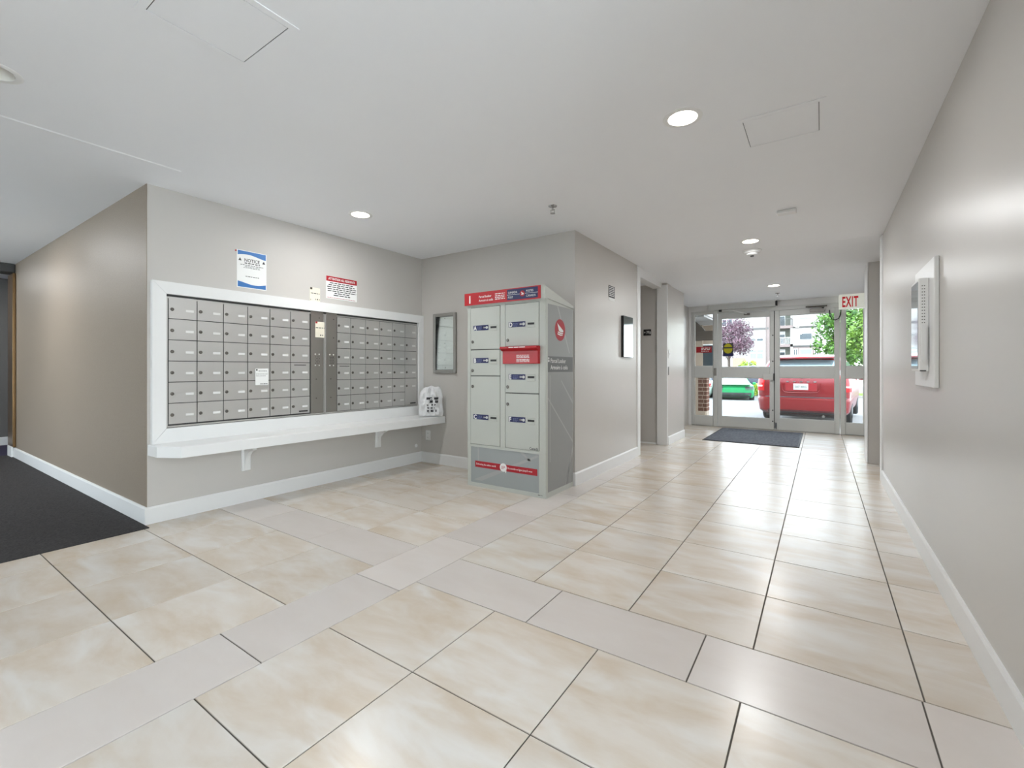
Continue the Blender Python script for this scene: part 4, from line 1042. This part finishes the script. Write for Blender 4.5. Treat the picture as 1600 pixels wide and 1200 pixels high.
def tree(name, label, x, y, z0, z1, rx, n, leaf, m, seed, trunk=True, group=None, cat='tree', clumps=14):
    g0 = gz(y) - .05
    t = thing(name, label, cat, (x, y, g0), group, local=True)
    foliage(t, 'foliage', 0, 0, z0 - g0, z1 - g0, rx, n, leaf, M[m], seed, clumps)
    top = (z0 + z1) / 2 - g0
    mb = MB().tube([(0, 0, 0), (.05, .02, top * .4), (-.02, 0, top)], .11 if trunk else .03, 8)
    for k in range(4):
        a = k * 1.6; mb.tube([(0, 0, top * .6), (math.cos(a) * rx * .5, math.sin(a) * rx * .5, top * 1.1)], .04 if trunk else .012, 6)
    obj('trunk' if trunk else 'stems', mb, M['bark'], t)
    return t
tree('plum_tree', 'purple-leaved tree outside in front of the white apartment building', -6.75, 44, 1.2, 6.0, 1.9, 7000, .075, 'lpur', 5, clumps=26)
tree('leafy_tree', 'bright green tree standing beside the end of the white apartment building', 1.45, 40.2, .5, 6.0, 1.75, 10000, .11, 'lgrn2', 11, group='green trees outside', clumps=26)
tree('leafy_tree', 'bright green bushy tree filling the narrow side window by the exit sign', 2.7, 33.2, .3, 6.6, 1.55, 9000, .10, 'lgrn', 12, group='green trees outside', clumps=28)
tree('leafy_tree', 'green tree behind the others at the far side of the lot', 6.3, 41, .6, 8.0, 2.3, 6000, .16, 'lgrn2', 13, group='green trees outside', clumps=24)
tree('lime_shrub', 'lime green shrub at the foot of the purple-leaved tree', -4.75, 40, -.2, 2.05, .85, 1400, .09, 'lyel', 21, False, cat='shrub')
tree('lime_shrub', 'small bright lime shrub between the green sports car and the red minivan', -3.28, 30.2, -.42, .34, .42, 900, .06, 'lyel', 22, False, cat='shrub')
tree('lime_shrub', 'lime green shrub growing below the trees beside the minivan roof', .30, 38.3, .2, 2.2, .6, 1200, .09, 'lyel', 23, False, cat='shrub')

# porch pier and canopy just outside the side window
t = thing('brick_pier', 'brown brick pier with a pale base stone just outside the narrow side window', 'pier', (-2.14, 10.75, 0))
obj('mortar_core', bx(-2.236, -2.070, 10.612, 10.90, .0, .98), M['mortar'], t)
BRK = {}
def brick(x0, x1, y0, y1, z0, z1):
    k = (round(x1 - x0, 3), round(y1 - y0, 3), round(z1 - z0, 3))
    if k not in BRK: BRK[k] = MB().box(0, k[0], 0, k[1], 0, k[2], b=.002).mesh('brick', M['brick'])
    obj('brick', BRK[k], None, t, loc=Vector((x0, y0, z0)) - Vector(t.location))
zc = .19; r_ = 0
while zc < .95:
    s_ = -2.157 if r_ % 2 else -2.125
    brick(-2.242, s_ - .004, 10.606, 10.70, zc, zc + .072); brick(s_ + .004, -2.064, 10.606, 10.70, zc, zc + .072)
    m_ = 10.80 if r_ % 2 else 10.78
    brick(-2.150, -2.064, 10.708, m_, zc, zc + .072); brick(-2.150, -2.064, m_ + .008, 10.906, zc, zc + .072)
    zc += .088; r_ += 1
obj('base_stone', bx(-2.262, -2.078, 10.57, 10.92, gz(10.6), .185, b=.006), M['beige'], t)
obj('cap_stone', bx(-2.27, -2.03, 10.57, 10.94, .985, 1.04, b=.006), M['beige'], t)
t = thing('porch_canopy', 'brown timber beam and pale soffit of the porch outside the narrow side window', 'canopy', (-2.9, 10.6, 1.74))
obj('beam', bx(-4.6, -1.90, 10.58, 10.74, 1.741, 1.945, b=.004), M['brown'], t)
obj('soffit', bx(-4.6, -1.93, 9.66, 11.6, 2.16, 2.20), M['stucco'], t)
obj('upstand', MB().prism([(-4.6, 1.945), (-2.10, 1.945), (-2.16, 2.03), (-2.30, 2.16), (-4.6, 2.16)], 10.60, 10.72, 'y'), M['brown'], t)
obj('roof_edge', bx(-4.6, -1.91, 9.64, 11.62, 2.20, 2.34), M['stucco'], t)
t = thing('porch_wall', 'beige rendered side wall with a small window beside the brick pier outside', 'wall panel', (-3.3, 11.6, 0))
obj('panel', bx(-4.6, -2.32, 11.45, 11.6, gz(11.4) - .02, 2.15), M['beige'], t)
obj('panel_return', bx(-2.32, -2.02, 11.52, 11.6, 1.06, 2.15), M['beige'], t)
wv = obj('window_frame', bx(-2.36, -2.04, 11.49, 11.52, 1.16, 1.70), M['label'], t)
obj('pane', bx(-2.34, -2.06, 11.48, 11.49, 1.19, 1.67), M['wpane'], wv)

# apartment building across the street
Y0 = 70.
t = thing('apartment_building', 'white three-storey apartment building with balconies across the street', 'building', (-6, Y0, 0))
obj('main_wall', bx(-3.3, .03, Y0, Y0 + 9, -1.2, 9.9), M['stucco'], t)
obj('wing_wall', bx(-22, -5.67, Y0 - .5, Y0 + 9, -1.2, 9.9), M['stucco'], t)
obj('balcony_back', bx(-5.67, -3.3, Y0 + 1.6, Y0 + 9, -1.2, 9.9), M['bgreen'], t)
obj('ground_storey', bx(-3.0, .035, Y0 - .02, Y0, 1.6, 4.05), M['stucco2'], t)
obj('pillar', bx(-3.33, -3.02, Y0 - .12, Y0 + .1, -1.2, 6.6), M['stucco'], t)
for z0, z1 in ((6.545, 6.91), (4.09, 4.43)): obj('balcony_slab', bx(-5.67, -3.02, Y0 - .12, Y0 + 1.6, z0, z1), M['stucco2'], t)
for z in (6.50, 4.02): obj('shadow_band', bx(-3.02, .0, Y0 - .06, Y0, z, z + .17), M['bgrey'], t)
for z in (6.70, 4.22): obj('panel_face', bx(-3.02, .06, Y0 - .2, Y0 - .02, z, z + 2.25), M['stucco'], t)
def win(x0, x1, z0, z1, y, pane='wpane', mull=True, fr=.07):
    f = obj('window', bx(x0 - fr, x1 + fr, y - .06, y, z0 - fr, z1 + fr), M['label'], t)
    obj('pane', bx(x0, x1, y - .075, y - .061, z0, z1) if not mull else bx(x0, (x0 + x1) / 2 - .04, y - .075, y - .061, z0, z1).box((x0 + x1) / 2 + .04, x1, y - .075, y - .061, z0, z1), M[pane], f)
win(-2.25, -.98, 5.02, 5.75, Y0 - .2, mull=False, fr=.02)
win(-2.25, -.98, 7.55, 7.85, Y0 - .2, 'wpane2', False, .03)
win(-2.25, -.98, 3.10, 3.72, Y0 - .02, 'wpane2', False)
win(-2.90, -2.55, 2.9, 3.72, Y0 - .02); win(-.62, -.25, 2.9, 3.72, Y0 - .02)
for z in (4.5, 2.1, 6.95):
    d = obj('balcony_door', bx(-4.95, -3.98, Y0 + 1.5, Y0 + 1.6, z, z + 1.75), M['label'], t)
    obj('pane', bx(-4.88, -4.05, Y0 + 1.48, Y0 + 1.5, z + .08, z + 1.32), M['wpane'], d)
for z in (6.91, 4.43):
    mb = MB().box(-5.66, -3.04, Y0 - .1, Y0 - .06, z + .86, z + .92)
    for i in range(22): mb.box(-5.66 + i * .122, -5.64 + i * .122, Y0 - .09, Y0 - .07, z, z + .86)
    obj('balcony_rail', mb, M['bgrey'] if z > 5 else M['label'], t)['kind'] = 'stuff'
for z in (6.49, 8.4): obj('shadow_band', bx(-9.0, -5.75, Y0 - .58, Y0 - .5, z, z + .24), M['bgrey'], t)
win(-7.90, -7.30, 4.98, 5.26, Y0 - .5, 'wpane2', False, .02); win(-7.15, -6.42, 4.98, 5.26, Y0 - .5, mull=False, fr=.02)
win(-7.95, -6.42, 2.56, 3.30, Y0 - .5, 'wpane2'); win(-7.95, -6.42, 3.42, 3.75, Y0 - .5, 'wpane2')
win(-11.6, -10.2, 4.7, 5.6, Y0 - .5); win(-11.6, -10.2, 7.2, 8.1, Y0 - .5)
obj('downpipe', bx(-6.10, -6.02, Y0 - .6, Y0 - .5, 1, 9.5), M['stucco2'], t)
obj('corner_board', bx(-5.98, -5.66, Y0 - .56, Y0 - .5, -1, 9.8), M['stucco2'], t)
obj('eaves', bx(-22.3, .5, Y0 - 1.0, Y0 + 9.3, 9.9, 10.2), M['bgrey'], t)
for x, z, m_, s_ in ((-4.9, 6.93, 'bplast', .55), (-4.25, 6.93, 'cdark', .8), (-3.75, 6.93, 'vred', .85)):
    obj('stored_item', MB().slices([(z, Y0 + .2, Y0 + .7, .14, .05), (z + s_ * .6, Y0 + .15, Y0 + .75, .24, .1), (z + s_, Y0 + .25, Y0 + .65, .12, .05)], 4), M[m_], t)
t = tag(obj('garden_fence', bx(-6.3, -5.3, 43.0, 43.12, -.6, 2.1, b=.02), M['beige']), 'beige garden post behind the purple-leaved tree', 'fence')
